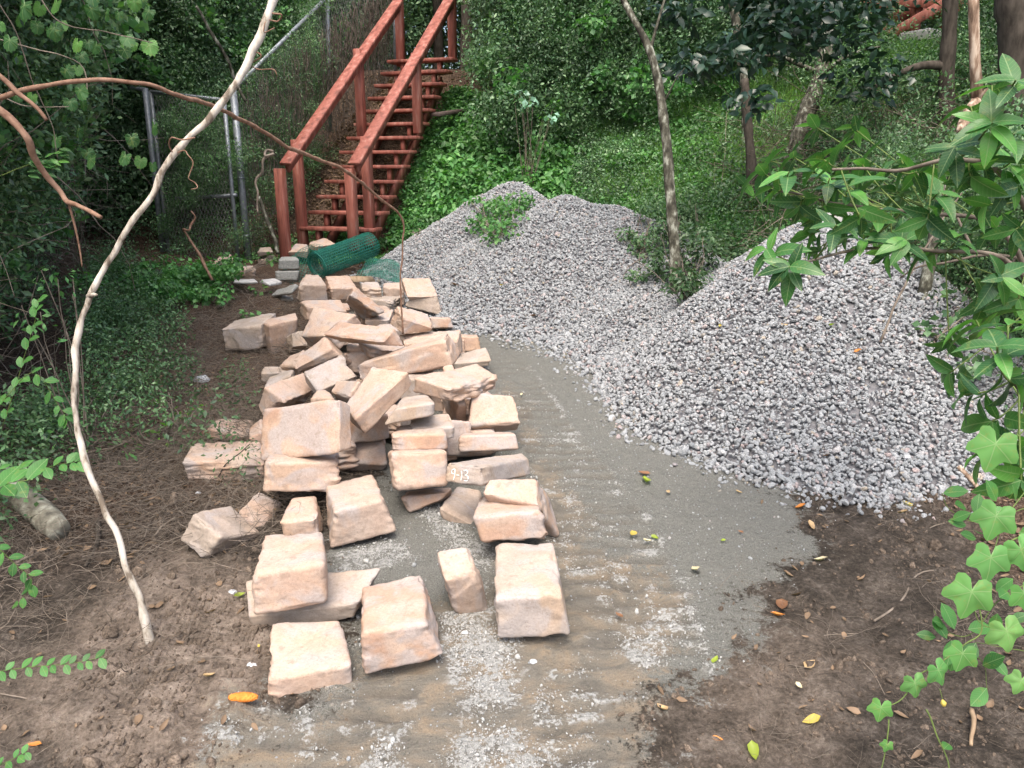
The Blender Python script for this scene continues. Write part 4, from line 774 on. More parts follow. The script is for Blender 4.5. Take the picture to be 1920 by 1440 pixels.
# chalk date on the left end face of its block
def face_pt(u, v, off=.0):
    top = a_ + (d_ - a_) * u; bot = h_ + (e_ - h_) * u; nn = np.cross(d_ - a_, h_ - a_); nn /= np.linalg.norm(nn)
    if nn @ (EYE - a_) < 0: nn = -nn
    return top + (bot - top) * v + nn * off - C6.mean(0)
from mathutils.bvhtree import BVHTree
bvh = BVHTree.FromPolygons([v.co[:] for v in B6.data.vertices], [tuple(p.vertices) for p in B6.data.polygons]); eye6 = Vector(EYE) - B6.location
def on6(p):
    d = (Vector(p) - eye6).normalized(); h = bvh.ray_cast(eye6, d)
    return (h[0] + h[1] * .0022) if h[0] is not None else Vector(p)
mb = MB()
for st in ([(.24, .30), (.18, .34), (.155, .46), (.19, .55), (.245, .50), (.25, .36), (.235, .31), (.245, .5), (.24, .68), (.215, .86)], [(.30, .60), (.335, .585), (.37, .58)], [(.43, .36), (.445, .5), (.44, .66), (.425, .84)],
           [(.50, .34), (.55, .30), (.60, .36), (.585, .48), (.53, .55), (.60, .58), (.625, .70), (.59, .83), (.52, .84)]):
    mb.tube([on6(q) for q in smooth_path([face_pt(u, v) for u, v in st], 4)], .0023, 5)
put('chalk_writing', mb.mesh('chalk_writing', True), M_CHALK, B6)

# blocks buried in the heap, only glimpsed through its dark gaps
for k, (x, y, z, a) in enumerate([(-1.0, 4.05, .09, .3), (-.72, 4.45, .10, -.4), (-.45, 4.15, .09, .1), (-.95, 4.85, .12, .8), (-.5, 5.0, .04, -.2), (-.28, 4.75, .09, .4), (-1.2, 5.4, .12, .2), (-.75, 5.5, .14, -.6), (-.92, 6.1, .14, .5), (-.5, 6.2, .03, -.1), (-1.2, 6.75, .12, .3), (-.85, 6.75, .03, -.5), (-1.35, 6.15, .14, .9), (-.85, 4.15, .2, .5), (-.66, 4.8, .2, -.3), (-1.0, 5.3, .2, .2), (-.25, 4.25, .08, .2), (-1.6, 7.0, .08, .2), (-1.2, 7.3, .08, -.3)]):
    z0 = float(H(x, y)) + z; Rm = np.array([[math.cos(a), -math.sin(a), 0], [math.sin(a), math.cos(a), 0], [0, 0, 1]])
    C = (SGN * np.array([.135, .12, .07])) @ Rm.T + np.array([x, y, z0]); stone_block('stone_block', C, 900 + k * 3, 'shaded tan block buried inside the heap, seen only through its gaps')

# ================================================================== RED STAIRS
def rotz(a): c, s = math.cos(a), math.sin(a); return np.array([[c, -s, 0], [s, c, 0], [0, 0, 1.]])
YAW = R(-18); RZ = rotz(YAW); RT = RZ @ np.array([1, 0, 0]); FW = RZ @ np.array([0, 1, 0])
st = thing('stairs', 'steep red stained open wooden stairs with handrails climbing the bank', 'stairs', (0, 0, 0))
y1, y2, NT = 9.8, 12.15, 13
B0 = np.array(P(632, 430, 9.8)); T0 = np.array(P(787, 113, 12.15))
for k in range(NT):
    c = B0 + (T0 - B0) * k / (NT - 1)
    mb = MB(); w = 1.02
    mb.box(c + FW * .09, (w, .245, .042), RZ); 
    o = put('tread', mb.mesh('tread'), M_RED, st)
    bv = o.modifiers.new('soft', 'BEVEL'); bv.width = .004; bv.segments = 1
for s in (-1, 1):                        # sawtooth stringers under the treads
    mb = MB()
    for k in range(NT):
        c = B0 + (T0 - B0) * k / (NT - 1) + RT * s * .29 + FW * .06
        mb.box(c - np.array([0, 0, .113]), (.045, .10, .182), RZ)
    d = T0 - B0; L = np.linalg.norm(d); ang = math.atan2(d[2], math.hypot(d[0], d[1]))
    Rx = RZ @ np.array([[1, 0, 0], [0, math.cos(ang), -math.sin(ang)], [0, math.sin(ang), math.cos(ang)]])
    mb.box((B0 + T0) / 2 + RT * s * .29 + FW * .2 - np.array([0, 0, .24]), (.043, L - .1, .14), Rx)
    put('stringer', mb.mesh('stringer'), M_RED, st)
# posts stand just inside the tread ends; (u at mid, y, v of foot, v of head)
def post(u, y, vtop, vfoot, w=.105):
    a = P(u, vfoot, y); b = P(u, vtop, y); mb = MB(); mb.box((a.x, a.y, (a.z + b.z) / 2), (w, w, b.z - a.z), RZ)
    o = put('post', mb.mesh('post'), M_RED, st); bv = o.modifiers.new('soft', 'BEVEL'); bv.width = .006; bv.segments = 1
PO = [(537, 9.55, 316, 492), (569, 10.0, 262, 462), (679, 11.15, 92, 262), (752, 12.4, -60, 125), (664, 9.35, 316, 470), (695, 9.75, 256, 460), (784, 10.95, 100, 250), (849, 12.2, -60, 112)]
for u, y, a, b in PO: post(u, y, a, b)
def beam(name, a, b, w, h, parent, mat):
    a = np.array(a); b = np.array(b); d = b - a; L = np.linalg.norm(d); f = d / L; r_ = np.cross(f, (0, 0, 1.)); r_ /= np.linalg.norm(r_); u_ = np.cross(r_, f)
    mb = MB(); mb.box((a + b) / 2, (w, L, h), np.stack([r_, f, u_], 1)); o = put(name, mb.mesh(name), mat, parent); bv = o.modifiers.new('soft', 'BEVEL'); bv.width = .005; bv.segments = 1; return o
beam('handrail', P(535, 308, 9.3), P(746, 2, 12.2), .15, .04, st, M_RED); beam('handrail', P(664, 308, 9.1), P(845, -6, 12.0), .15, .04, st, M_RED)
beam('rail_board', P(539, 318, 9.42), P(748, 14, 12.28), .04, .09, st, M_RED); beam('rail_board', P(668, 318, 9.24), P(848, 6, 12.1), .04, .09, st, M_RED)
beam('handrail', P(746, 0, 12.2) , P(760, -90, 13.6), .15, .04, st, M_RED); beam('handrail', P(845, -8, 12.0), P(870, -95, 13.4), .15, .04, st, M_RED)
# a deck of the same red wood high on the hill, seen through the leaves
dk = thing('deck', 'red orange timber deck glimpsed through leaves at the top of the hill', 'deck', (0, 0, 0))
for u in (1650, 1712, 1770, 1890): 
    a = P(u, 70, 13.2); b = P(u, -60, 13.2); mb = MB(); mb.box((a.x, a.y, (a.z + b.z) / 2 - .3), (.13, .13, b.z - a.z + .6)); put('post', mb.mesh('post'), M_RED, dk)
beam('rail', P(1560, 5, 13.1), P(1960, -5, 13.1), .05, .2, dk, M_RED); beam('rail', P(1560, 40, 13.25), P(1800, 20, 13.25), .05, .18, dk, M_RED)
beam('brace', P(1660, 70, 13.0), P(1800, -10, 13.05), .05, .14, dk, M_RED)
mb = MB(); c = P(1735, 68, 12.0); mb.box((c.x, c.y, c.z - .05), (.55, .5, .22), rotz(.5))
o = put('pale_slab', mb.mesh('pale_slab'), M_WHITE, None, None, 'small whitish slab in the grass below the orange deck', 'slab'); bv = o.modifiers.new('soft', 'BEVEL'); bv.width = .05; bv.segments = 3
# pale sheet leaning behind the near gravel pile
mb = MB(); q = [P(1440, 470, 6.9), P(1540, 396, 7.3), P(1600, 398, 7.2), P(1620, 470, 6.8)]
q = [np.array(p) for p in q]; nn = np.cross(q[1] - q[0], q[3] - q[0]); nn /= np.linalg.norm(nn); V = np.array(q + [p - nn * .05 * (1 if nn[2] > 0 else -1) for p in q])
mb.add(V, [(0, 1, 2, 3), (7, 6, 5, 4), (0, 4, 5, 1), (1, 5, 6, 2), (2, 6, 7, 3), (3, 7, 4, 0)])
put('concrete_slab', mb.mesh('concrete_slab'), M_WHITE, None, None, 'whitish slab propped behind the near gravel pile, half hidden by leaves', 'slab')
# dark plank end beside the stairs
o = beam('plank', P(815, 215, 11.3), P(863, 208, 11.9), .16, .05, None, M_DARKSLAT); o['label'] = 'dark weathered plank end jutting from the bank right of the stairs'; o['category'] = 'plank'
C = np.array(BLOCKS['j13']); mb = MB(); mb.add(C, [(3, 2, 1, 0), (4, 5, 6, 7), (0, 1, 6, 7), (2, 3, 4, 5), (1, 2, 5, 6), (0, 7, 4, 3)])
o = put('plank', mb.mesh('plank'), M_TANPLANK, None, None, 'short tan plank lying under the flat piece of green mesh', 'plank')

# ================================================================== CHAIN LINK FENCE
fe = thing('chain_link_fence', 'galvanised chain link fence with open gate frame overgrown by vines', 'fence', (0, 0, 0))
def pipe(name, a, b, r, parent=fe, mat=M_GALV): mb = MB(); mb.tube([a, (Vector(a) + Vector(b)) / 2, b], r, 10); return put(name, mb.mesh(name, True), mat, parent)
GA, GB = P(437, 168, 9.95), P(466, 492, 9.85); pipe('gate_post', GB, GA, .042)
mb = MB(); mb.tube([GA, GA + Vector((0, 0, .05))], .046, 10); put('post_cap', mb.mesh('post_cap', True), M_GALV, fe)
pipe('gate_frame', P(447, 490, 9.75), P(420, 188, 9.8), .024); pipe('gate_frame', P(318, 490, 10.3), P(283, 172, 10.4), .024); pipe('gate_frame', P(420, 188, 9.8), P(283, 172, 10.4), .024)
pipe('gate_frame', P(443, 366, 9.75), P(330, 372, 10.3), .022)
pipe('fence_post', P(308, 492, 10.45), P(272, 165, 10.5), .036)
pipe('top_rail', P(272, 168, 10.5), P(225, 162, 11.2), .024); pipe('top_rail', P(440, 166, 9.95), P(614, -6, 11.7), .026)
pipe('fence_post', P(619, 245, 11.75), P(612, -70, 11.75), .03); pipe('fence_post', P(742, 140, 13.0), P(738, -60, 13.0), .028)
pipe('top_rail', P(614, -6, 11.75), P(742, -60, 13.0), .026)
for t in (.16, .5, .84):
    p = Vector(GB).lerp(GA, t); mb = MB(); mb.tube([p - Vector((0, 0, .012)), p + Vector((0, 0, .012))], .047, 10); put('tie_band', mb.mesh('tie_band', True), M_GALV, fe)
def link_panel(name, p00, p10, p11, p01, cell=.056, r=.0026):
    """diamond wire between four corners: bottom-left, bottom-right, top-right, top-left"""
    p00, p10, p11, p01 = [np.array(q) for q in (p00, p10, p11, p01)]; W = np.linalg.norm(p10 - p00); Hh = max(np.linalg.norm(p01 - p00), np.linalg.norm(p11 - p10)); nu = int(W / cell); nv = int(Hh / cell)
    mb = MB(); nn = np.cross(p10 - p00, p01 - p00); nn /= np.linalg.norm(nn)
    def pt(i, j): a = i / nu; b = j / nv; return (p00 * (1 - a) + p10 * a) * (1 - b) + (p01 * (1 - a) + p11 * a) * b + nn * (.004 if (i + j) % 2 else -.004)
    for i in range(nu + 1):
        for s in (1, -1):
            pts = []
            for j in range(nv + 1):
                ii = i + (s * .5 if j % 2 else 0)
                pts.append(pt(min(max(ii, 0), nu), j))
            mb.tube(pts, r, 3, False)
    return put(name, mb.mesh(name), M_WIRE, fe, kind='stuff')
link_panel('chain_link_mesh', P(318, 488, 10.28), P(447, 488, 9.75), P(421, 190, 9.8), P(284, 174, 10.38))
link_panel('chain_link_mesh', P(466, 470, 9.92), P(620, 250, 11.75), P(612, 0, 11.72), P(440, 172, 9.95))
link_panel('chain_link_mesh', P(620, 250, 11.78), P(742, 140, 13.0), P(740, -40, 13.0), P(614, -6, 11.75))

# ================================================================== GREEN MESH ROLL
ra = np.array(P(594, 498, 8.75)); rb = np.array(P(684, 463, 9.35)); ax = rb - ra; L = np.linalg.norm(ax) + .1; ax /= np.linalg.norm(ax)
e1 = np.cross(ax, (0, 0, 1.)); e1 /= np.linalg.norm(e1); e2 = np.cross(e1, ax)
roll = thing('mesh_roll', 'roll of dark green plastic garden mesh lying on the blocks before the red stairs', 'mesh roll', tuple(ra))
def cyl(t, th, r): return ax * t + e1 * (r * math.cos(th)) + e2 * (r * math.sin(th))
def spiral_r(th): return .150 - .0075 * th / (2 * math.pi) * 1.6
mb = MB(); TH = 2 * math.pi * 4.2; NS = 150; STEP = .034
nring = int(L / STEP)
for k in range(nring + 1):
    t = k * STEP
    n_turn = TH if k < 4 else TH * .5
    ths = np.linspace(0, n_turn, int(NS * n_turn / TH)); jit = .004 * math.sin(k * 1.7)
    mb.tube([cyl(t, -th + 2.6, spiral_r(th) + jit + (.004 * math.sin(th * 2.3))) for th in ths], .0030 if k else .006, 3, False)
put('hoop_wires', mb.mesh('hoop_wires'), M_GREENPL, roll, kind='stuff')
mb = MB(); th = 0
while th < TH * .62:
    r = spiral_r(th); ln = L if th < 2 * math.pi * 2.2 else .15
    mb.tube([cyl(t, -th + 2.6, r) for t in np.linspace(0, ln, 7)], .0030, 3, False); th += .034 / r
put('long_wires', mb.mesh('long_wires'), M_GREENPL, roll, kind='stuff')
def drape(name, c00, c10, c11, c01, zoff, cell=.033, rad=.0024, sag=.03, seed=0):
    c = [np.array(q) for q in (c00, c10, c11, c01)]; W = np.linalg.norm(c[1] - c[0]); D = np.linalg.norm(c[3] - c[0]); nu = int(W / cell); nv = int(D / cell); mb = MB()
    def pt(a, b):
        p = (c[0] * (1 - a) + c[1] * a) * (1 - b) + (c[3] * (1 - a) + c[2] * a) * b; p = p.copy(); p[2] += zoff * math.sin(math.pi * min(max(a, 0), 1)) + sag * float(n2(p[0], p[1], .18, 2, seed)); return p - ra
    for i in range(nu + 1): mb.tube([pt(i / nu, b) for b in np.linspace(0, 1, 14)], rad, 3, False)
    for j in range(nv + 1): mb.tube([pt(a, j / nv) for a in np.linspace(0, 1, 14)], rad, 3, False)
    return put(name, mb.mesh(name), M_GREENPL, roll, kind='stuff')
drape('loose_end', P(668, 520, 8.3), P(752, 536, 8.1), P(748, 496, 8.75), P(690, 488, 9.1), .05, seed=3)
drape('loose_start', P(505, 565, 8.5), P(575, 560, 8.45), P(605, 462, 9.2), P(545, 478, 9.2), .05, seed=5)

# ================================================================== VEGETATION AS MASSES
LS = leaf_proto(.5, 2, .10, .15); LI = leaf_proto(.85, 2, .08, .2, 1.0); LB = leaf_proto(.5, 3, .12, .25); LN = leaf_proto(.3, 2, .1, .2)
def sm(name, seed, n, rad, leaf, size, **k): return clump_mesh(name, seed, n, rad, leaf, size, **k)
C_SM = protos('small_leaf_clump', [(sm('small_leaf_clump', 200 + k, 170, .24, LS, .042, tilt=1.6), L_SMALL) for k in range(5)])
C_DK = protos('dark_leaf_clump', [(sm('dark_leaf_clump', 220 + k, 170, .28, LS, .05, tilt=1.6), L_DARK) for k in range(5)])
C_IV = protos('ivy_clump', [(sm('ivy_clump', 240 + k, 75, .17, LI, .055, flat=.45, hollow=.1), L_IVY) for k in range(5)])
C_BL = protos('broad_clump', [(sm('broad_clump', 260 + k, 60, .2, LB, .095, flat=.7, hollow=.2), L_IVY) for k in range(4)])
C_GR = protos('grass_tuft', [(grass_mesh('grass_tuft', 280 + k, 46, .34, .07, .004, .7), L_GRASS) for k in range(5)])
C_TW = protos('twig_tangle', [(tangle_mesh('twig_tangle', 300 + k, 26, .16, .0022, .42, .35), M_TWIG) for k in range(5)])
C_TV = protos('hanging_twigs', [(tangle_mesh('hanging_twigs', 310 + k, 12, .15, .003, .8, 1.4), M_TWIG) for k in range(4)])
def leaf_single(name, seed, w, curl):
    V, Fq = leaf_proto(w, 4, .15, .1); g = np.random.default_rng(seed); V = V.copy(); V[:, 2] += curl * (V[:, 1] - .5) ** 2 * 1.6 + curl * .8 * np.abs(V[:, 0]); V[:, 1] -= .5; return mesh_np(name, V, Fq)
C_DL = protos('dead_leaf', [(leaf_single('dead_leaf', k, .38 + .08 * (k % 3), .2 + .15 * (k % 4)), M_DEAD) for k in range(7)])
def emit(name, pts, coll, nvar, smin, smax, label, tilt=3.14):
    pts = np.asarray(pts); n = len(pts); r = rng.uniform(-1, 1, (n, 3)) * np.array([tilt, tilt, 3.14])
    return scatter(name, pts, r, rng.uniform(smin, smax, n), rng.integers(0, nvar, n), coll, label)
def xf(y): return -np.maximum(3.05, .51 * y + .45)
# the thicket on the left, from the ground to above the frame
n = 5200; y = rng.uniform(1.6, 10.2, n); dpt = rng.uniform(0, 1, n) ** 1.5 * 2.6; z = rng.uniform(0, 1, n); top = 5.6
x = xf(y) - dpt - .35 * n2(y, z * 5, .9, 2, 81) - .25 * (1 - z) ; zz = H(x, y) + .05 + z * top
bulge = n2(y, zz, .8, 2, 83); x = x - .3 * bulge + .35 * sstep(1.2, 2.6, zz - H(x, y)) - (.45 + .5 * n2(y, zz, .45, 2, 84)) * sstep(1.3, .4, zz - H(x, y)) * sstep(7.5, 6, y); keep = ~((zz < 1.2) & (y < 3.2) & (x > -3.1)); P1 = np.stack([x, y, zz], 1)[keep]
half = rng.random(len(P1)) < .5
emit('left_thicket', P1[half], C_DK, 5, .8, 1.35, 'dense dark small leaved thicket rising on the left of the path')
kk = rng.random(len(P1)) < .08; emit('left_thicket_leaves', P1[kk] + np.array([.12, -.05, 0]), C_IV, 5, .9, 1.5, 'scattered larger leaves mixed in the left thicket')
emit('left_thicket_lighter', P1[~half], C_SM, 5, .8, 1.25, 'greener small leaved shoots mixed through the left thicket')
n = 380; y = rng.uniform(2.5, 9.8, n); x = xf(y) - rng.uniform(-.05, .8, n); emit('thicket_twigs', np.stack([x, y, H(x, y) + rng.uniform(0, 3.8, n)], 1), C_TV, 4, .6, 1.2, 'thin bare twigs tangled through the left thicket')
# leaf canopy that closes over the thicket and shades it
n = 260; x = rng.uniform(-8.5, -4.4, n); y = rng.uniform(1.5, 12.5, n); z = 5.3 + rng.uniform(-.5, 1.4, n) - .15 * (x + 4); emit('left_canopy', np.stack([x, y, z], 1), C_DK, 5, 1.3, 2.1, 'leafy branches arching over the left thicket')
# behind the fence and up the bank left of the stairs
n = 5200; y = rng.uniform(10.3, 15.5, n); xr = np.interp(y, [10.3, 11.8, 13.2, 15.5], [-3.75, -3.2, -2.5, -2.3]); x = xr - .25 - rng.uniform(0, 1, n) ** 1.6 * 5.5; y = y + .35; zz = H(x, y) + rng.uniform(0, 4.6, n)
k = rng.random(n) < .55; A = np.stack([x, y, zz], 1); kk = rng.random(n) < .12; emit('fence_thicket_leaves', A[kk] + np.array([.05, -.15, 0]), C_IV, 5, .9, 1.6, 'scattered larger leaves in the shrubbery behind the fence'); emit('fence_thicket', A[k], C_DK, 5, .8, 1.4, 'dark shrubbery growing up behind the chain link fence'); emit('fence_thicket_lighter', A[~k], C_SM, 5, .7, 1.2, 'greener shrubbery behind the chain link fence')
# small leaved vines on the gate and fence itself, and dry stems hanging from it
def on_quad(n, a, b, c, d, off=.05):
    a, b, c, d = [np.array(q) for q in (a, b, c, d)]; s, t = rng.random(n)[:, None], rng.random(n)[:, None]; return (a * (1 - s) + b * s) * (1 - t) + (d * (1 - s) + c * s) * t + rng.normal(0, off, (n, 3))
G1 = on_quad(80, P(318, 400, 10.2), P(447, 330, 9.7), P(421, 185, 9.75), P(284, 165, 10.3)); G3 = on_quad(30, P(300, 488, 10.2), P(470, 488, 9.7), P(460, 420, 9.7), P(284, 400, 10.3)); G2 = on_quad(330, P(466, 470, 9.95), P(600, 290, 11.6), P(612, -20, 11.7), P(440, 170, 9.95), .10)
emit('fence_vines', np.concatenate([G1, G2, G3]), C_SM, 5, .35, .75, 'small leaved vines climbing the chain link fence')
mb = MB(); g = np.random.default_rng(5)
for k in range(330):
    s = g.random() ** .8; a = np.array(P(470, 470, 9.9)) * (1 - s) + np.array(P(735, 140, 12.9)) * s; b = np.array(P(445, 170, 9.9)) * (1 - s) + np.array(P(735, -50, 12.9)) * s
    t0, t1 = sorted((g.random() * .7, 1 - .5 * g.random() ** 2)); p0 = a + (b - a) * t1; p1 = a + (b - a) * t0
    pts = [p0 * (1 - q) + p1 * q + g.normal(0, .022, 3) for q in np.linspace(0, 1, 7)]; mb.tube(smooth_path(pts, 2), g.uniform(.0025, .005), 3, False)
put('dry_vine_stems', mb.mesh('dry_vine_stems'), M_TWIG, None, None, 'pale dry vine stems hanging down the fence beside the stairs', None, None, 'stuff')
# woods behind the stairs and across the hilltop
n = 9000; x = rng.uniform(-9, 16, n); y = rng.uniform(14.5, 21, n); zz = H(x, y) + rng.uniform(0, 1, n) ** .8 * 7.5; k = rng.random(n) < .6; A = np.stack([x, y, zz], 1)
keep = ~((np.abs(x + .9 - (y - 13) * .02) < .9) & (y < 17) & (zz < H(x, y) + 2.0)) & ~((x > 5) & (y < 15.5) & (zz < 6))
emit('hilltop_woods', A[k & keep], C_DK, 5, 1.1, 2.1, 'dark woods standing across the hilltop'); emit('hilltop_woods_lighter', A[~k & keep], C_SM, 5, 1.0, 1.9, 'greener foliage among the hilltop woods')
n = 2600; x = rng.uniform(-16, 24, n); y = rng.uniform(23, 27, n); zz = H(x, y) + rng.uniform(-.5, 13, n); emit('far_woods', np.stack([x, y, zz], 1), C_SM, 5, 3, 4.6, 'farther woods closing the view behind the hilltop')
# dense dark bush right of the stairs top, spilling down the bank
n = 3400; x = rng.uniform(-.55, 4.6, n); y = rng.uniform(10.6, 13.8, n) - .25 * np.maximum(x - 1, 0); hz = rng.random(n) ** .9; zz = H(x, y) + hz * 3.4
keep = (zz > 2.0 + .12 * x) & ~((x > 1.6) & (zz < H(x, y) + .55) & (y < 12.4)) & (x > -.45 + .3 * (zz < H(x, y) + .8)) & ~((x > 2.6) & (y < 12) & (zz < H(x, y) + 1.6))
A = np.stack([x, y, zz], 1)[keep]; k = rng.random(len(A)) < .5
kk = rng.random(len(A)) < .10; emit('bank_bush_leaves', A[kk] + np.array([0, -.15, 0]), C_IV, 5, .9, 1.6, 'scattered larger leaves in the bank bushes')
emit('bank_bushes', A[k], C_SM, 5, .7, 1.25, 'dark small leaved bushes crowding the bank right of the stairs'); emit('bank_bushes_darker', A[~k], C_DK, 5, .7, 1.3, 'shaded inner foliage of the bank bushes')
# right side trees' canopy overhead
n = 300; x = rng.uniform(4.8, 9, n); y = rng.uniform(2.5, 12, n); z = 4.6 + rng.uniform(-.4, 1.5, n); emit('right_canopy', np.stack([x, y, z], 1), C_DK, 5, 1.2, 2.0, 'dark leafy canopy over the right bank')
# ground cover on the bank
def bank(n, x0, x1, y0, y1): x = rng.uniform(x0, x1, n); y = rng.uniform(y0, y1, n); d = toe_dist(x, y); free = (pile(x, y) < H(x, y) + .0); return x, y, d, free
stair_x = lambda y: -2.19 + (y - 9.8) * .33
x, y, d, fr = bank(5200, -1.5, 2.6, 8.6, 12.6); k = fr & (d > .1) & (x > stair_x(y) + .42) ; k &= rng.random(len(x)) < (.9 - .25 * (x > 1.4)); x, y = x[k], y[k]
emit('bank_ground_cover', np.stack([x, y, H(x, y) + rng.uniform(.02, .14, len(x))], 1), C_IV, 5, .55, 1.1, 'bright green creeping ground cover on the bank right of the stairs', .35)
x, y, d, fr = bank(330, -1.0, .7, 9.4, 12.0); k = fr & (x > stair_x(y) + .75) & (d > .5); x, y = x[k], y[k]
emit('bank_leafy_plants', np.stack([x, y, H(x, y) + rng.uniform(.1, .28, len(x))], 1), C_BL, 4, .7, 1.2, 'taller bright broad leaved plants halfway up the bank', .3)
x, y, d, fr = bank(4200, 1.0, 8.5, 7.8, 14.5); k = fr & (d > .7 + .3 * n2(x, y, .6, 2, 5)) & (rng.random(len(x)) < .75 + .3 * n2(x, y, .5, 2, 6)); x, y = x[k], y[k]
emit('bank_grass', np.stack([x, y, H(x, y) - .02], 1), C_GR, 5, .5, 1.25, 'long bright grass on the hillside right of the bushes', .2)
x, y, d, fr = bank(2600, .9, 7.5, 6.2, 13.5); k = fr & (d > .2) & (n2(x, y, .7, 2, 19) > -.1); x, y = x[k], y[k]
emit('bank_weeds', np.stack([x, y, H(x, y) + rng.uniform(.02, .45, len(x)) * (.6 + .5 * n2(x, y, .6, 2, 20))], 1), C_SM, 5, .55, 1.1, 'leafy weeds and seedlings mixed into the grass of the bank', .6)
x, y, d, fr = bank(1000, .9, 6.5, 7.2, 12.5); k = fr & (d > .2) & (n2(x, y, .6, 2, 29) > 0); x, y = x[k], y[k]
emit('bank_creepers', np.stack([x, y, H(x, y) + rng.uniform(.04, .3, len(x))], 1), C_IV, 5, .6, 1.2, 'larger leaved creepers lying over the grass of the bank', .5)
x, y, d, fr = bank(3600, .8, 6, 4.2, 11); k = fr & (d > .05) & ((y < 9.2) | (x < 2)) & (n2(x, y, .6, 2, 9) > -.25) & ~((x > 3.7) & (x < 5.6) & (y > 6) & (y < 9)); x, y = x[k], y[k]
emit('bank_dark_cover', np.stack([x, y, H(x, y) + rng.uniform(.0, .22, len(x))], 1), C_DK, 5, .45, .9, 'low dark weeds over the shaded foot of the bank', .5)
x, y, d, fr = bank(420, 2.6, 6.5, 3.4, 9.5); k = fr & (toe_dist(x, y) > -.3); x, y = x[k], y[k]
emit('right_edge_leaves', np.stack([rng.uniform(2.75, 5.2, 900), rng.uniform(3.7, 6.9, 900), rng.uniform(.25, 2.0, 900)], 1), C_SM, 5, .6, 1.1, 'shaded small leaved growth at the right edge behind the big leaves')
xx = rng.uniform(3.3, 7.0, 1500); yy = rng.uniform(7.6, 11.5, 1500); kk = (toe_dist(xx, yy) > .4) & (n2(xx, yy, .8, 2, 55) > -.05); xx, yy = xx[kk], yy[kk]
emit('right_bank_shrubs', np.stack([xx, yy, H(xx, yy) + rng.uniform(.05, 1.0, len(xx)) ** 1.3], 1), C_SM, 5, .7, 1.2, 'layered leafy shrubs over the right bank between the trunks')
emit('bank_dead_twigs', np.stack([x, y, H(x, y) + rng.uniform(.0, .5, len(x))], 1), C_TW, 5, .8, 1.9, 'dead twigs and roots matted over the right bank', .5)
# low growth and litter on the left ground
n = 210; y = rng.uniform(3.0, 9.3, n); x = xf(y) + .2 + np.abs(rng.normal(0, .4, n)); emit('left_undergrowth', np.stack([x, y, H(x, y) + rng.uniform(.02, .3, n)], 1), C_SM, 5, .45, .95, 'low green undergrowth along the foot of the left thicket', .5)
n = 130; y = rng.uniform(7.2, 9.0, n); x = -3.35 + (y - 7) * .08 + rng.normal(0, .33, n); k = (x < -2.75) & ~((x > -3.9) & (y > 8.6)); x, y = x[k], y[k]; emit('weeds_by_rear_blocks', np.stack([x, y, H(x, y) + rng.uniform(.02, .35, len(x))], 1), C_IV, 5, .5, 1.0, 'leafy weeds around the rear left blocks', .6)
mleft = (X < -.95) & (X > -3.4) & (Y > 2.0) & (Y < 9.3); wgt = mleft * (.25 + m_lit) * (1 - m_sand) * (.6 + .5 * n2(X, Y, .3, 2, 11)).clip(.05) * np.where(Y > 5.6, 2.6, 1); wgt = wgt * (1 - .8 * m_mud); sel = rng.choice(len(X), 950, p=wgt / wgt.sum()); n = len(sel)
emit('twig_litter', np.stack([X[sel], Y[sel], Z[sel] + .004], 1), C_TW, 5, .3, .75, 'thin twigs and pine needles littering the left ground', .15)
wgt = ((1 - m_sand) * (.08 + m_lit) * (np.abs(X) < 5) * (Y < 12) * (Y > 1.8) * (.5 + .5 * n2(X, Y, .4, 2, 12)).clip(.03)); sel = rng.choice(len(X), 4600, p=wgt / wgt.sum()); n = len(sel)
scatter('leaf_litter', np.stack([X[sel], Y[sel], Z[sel] + .006], 1), rng.uniform(-1, 1, (n, 3)) * np.array([.5, .5, 3.14]), rng.uniform(.018, .05, n), rng.integers(0, 7, n), C_DL, 'small brown dead leaves littering the soil')
wgt = (1 - m_sand) * (X > .6) * (X < 3.2) * (Y > 1.8) * (Y < 4.2); sel = rng.choice(len(X), 150, p=wgt / wgt.sum()); n = len(sel)
emit('soil_straws', np.stack([X[sel], Y[sel], Z[sel] + .003], 1), C_TW, 5, .12, .4, 'thin straws and rootlets lying on the dark soil at the right', .1)
# leaf litter lying on the bank beneath and beside the stairs
n = 3800; s = rng.random(n); x = -2.19 + s * .77 + rng.normal(-.35, .5, n); y = 9.9 + s * 3.1 + rng.normal(0, .1, n)
scatter('stair_litter', np.stack([x, y, H(x, y) + .01], 1), rng.uniform(-1, 1, (n, 3)) * np.array([.8, .8, 3.14]), rng.uniform(.03, .075, n), rng.integers(0, 7, n), C_DL, 'brown leaves drifted on the bank under the stairs')
x, y, d, fr = bank(1500, -2.9, -1.2, 9.6, 10.6); x = x[:220]; y = y[:220]; emit('stair_foot_weeds', np.stack([x + rng.normal(.1, .3, 220), y, H(x, y) + .05], 1), C_IV, 5, .3, .7, 'little weeds growing through the lower stair treads', .4)

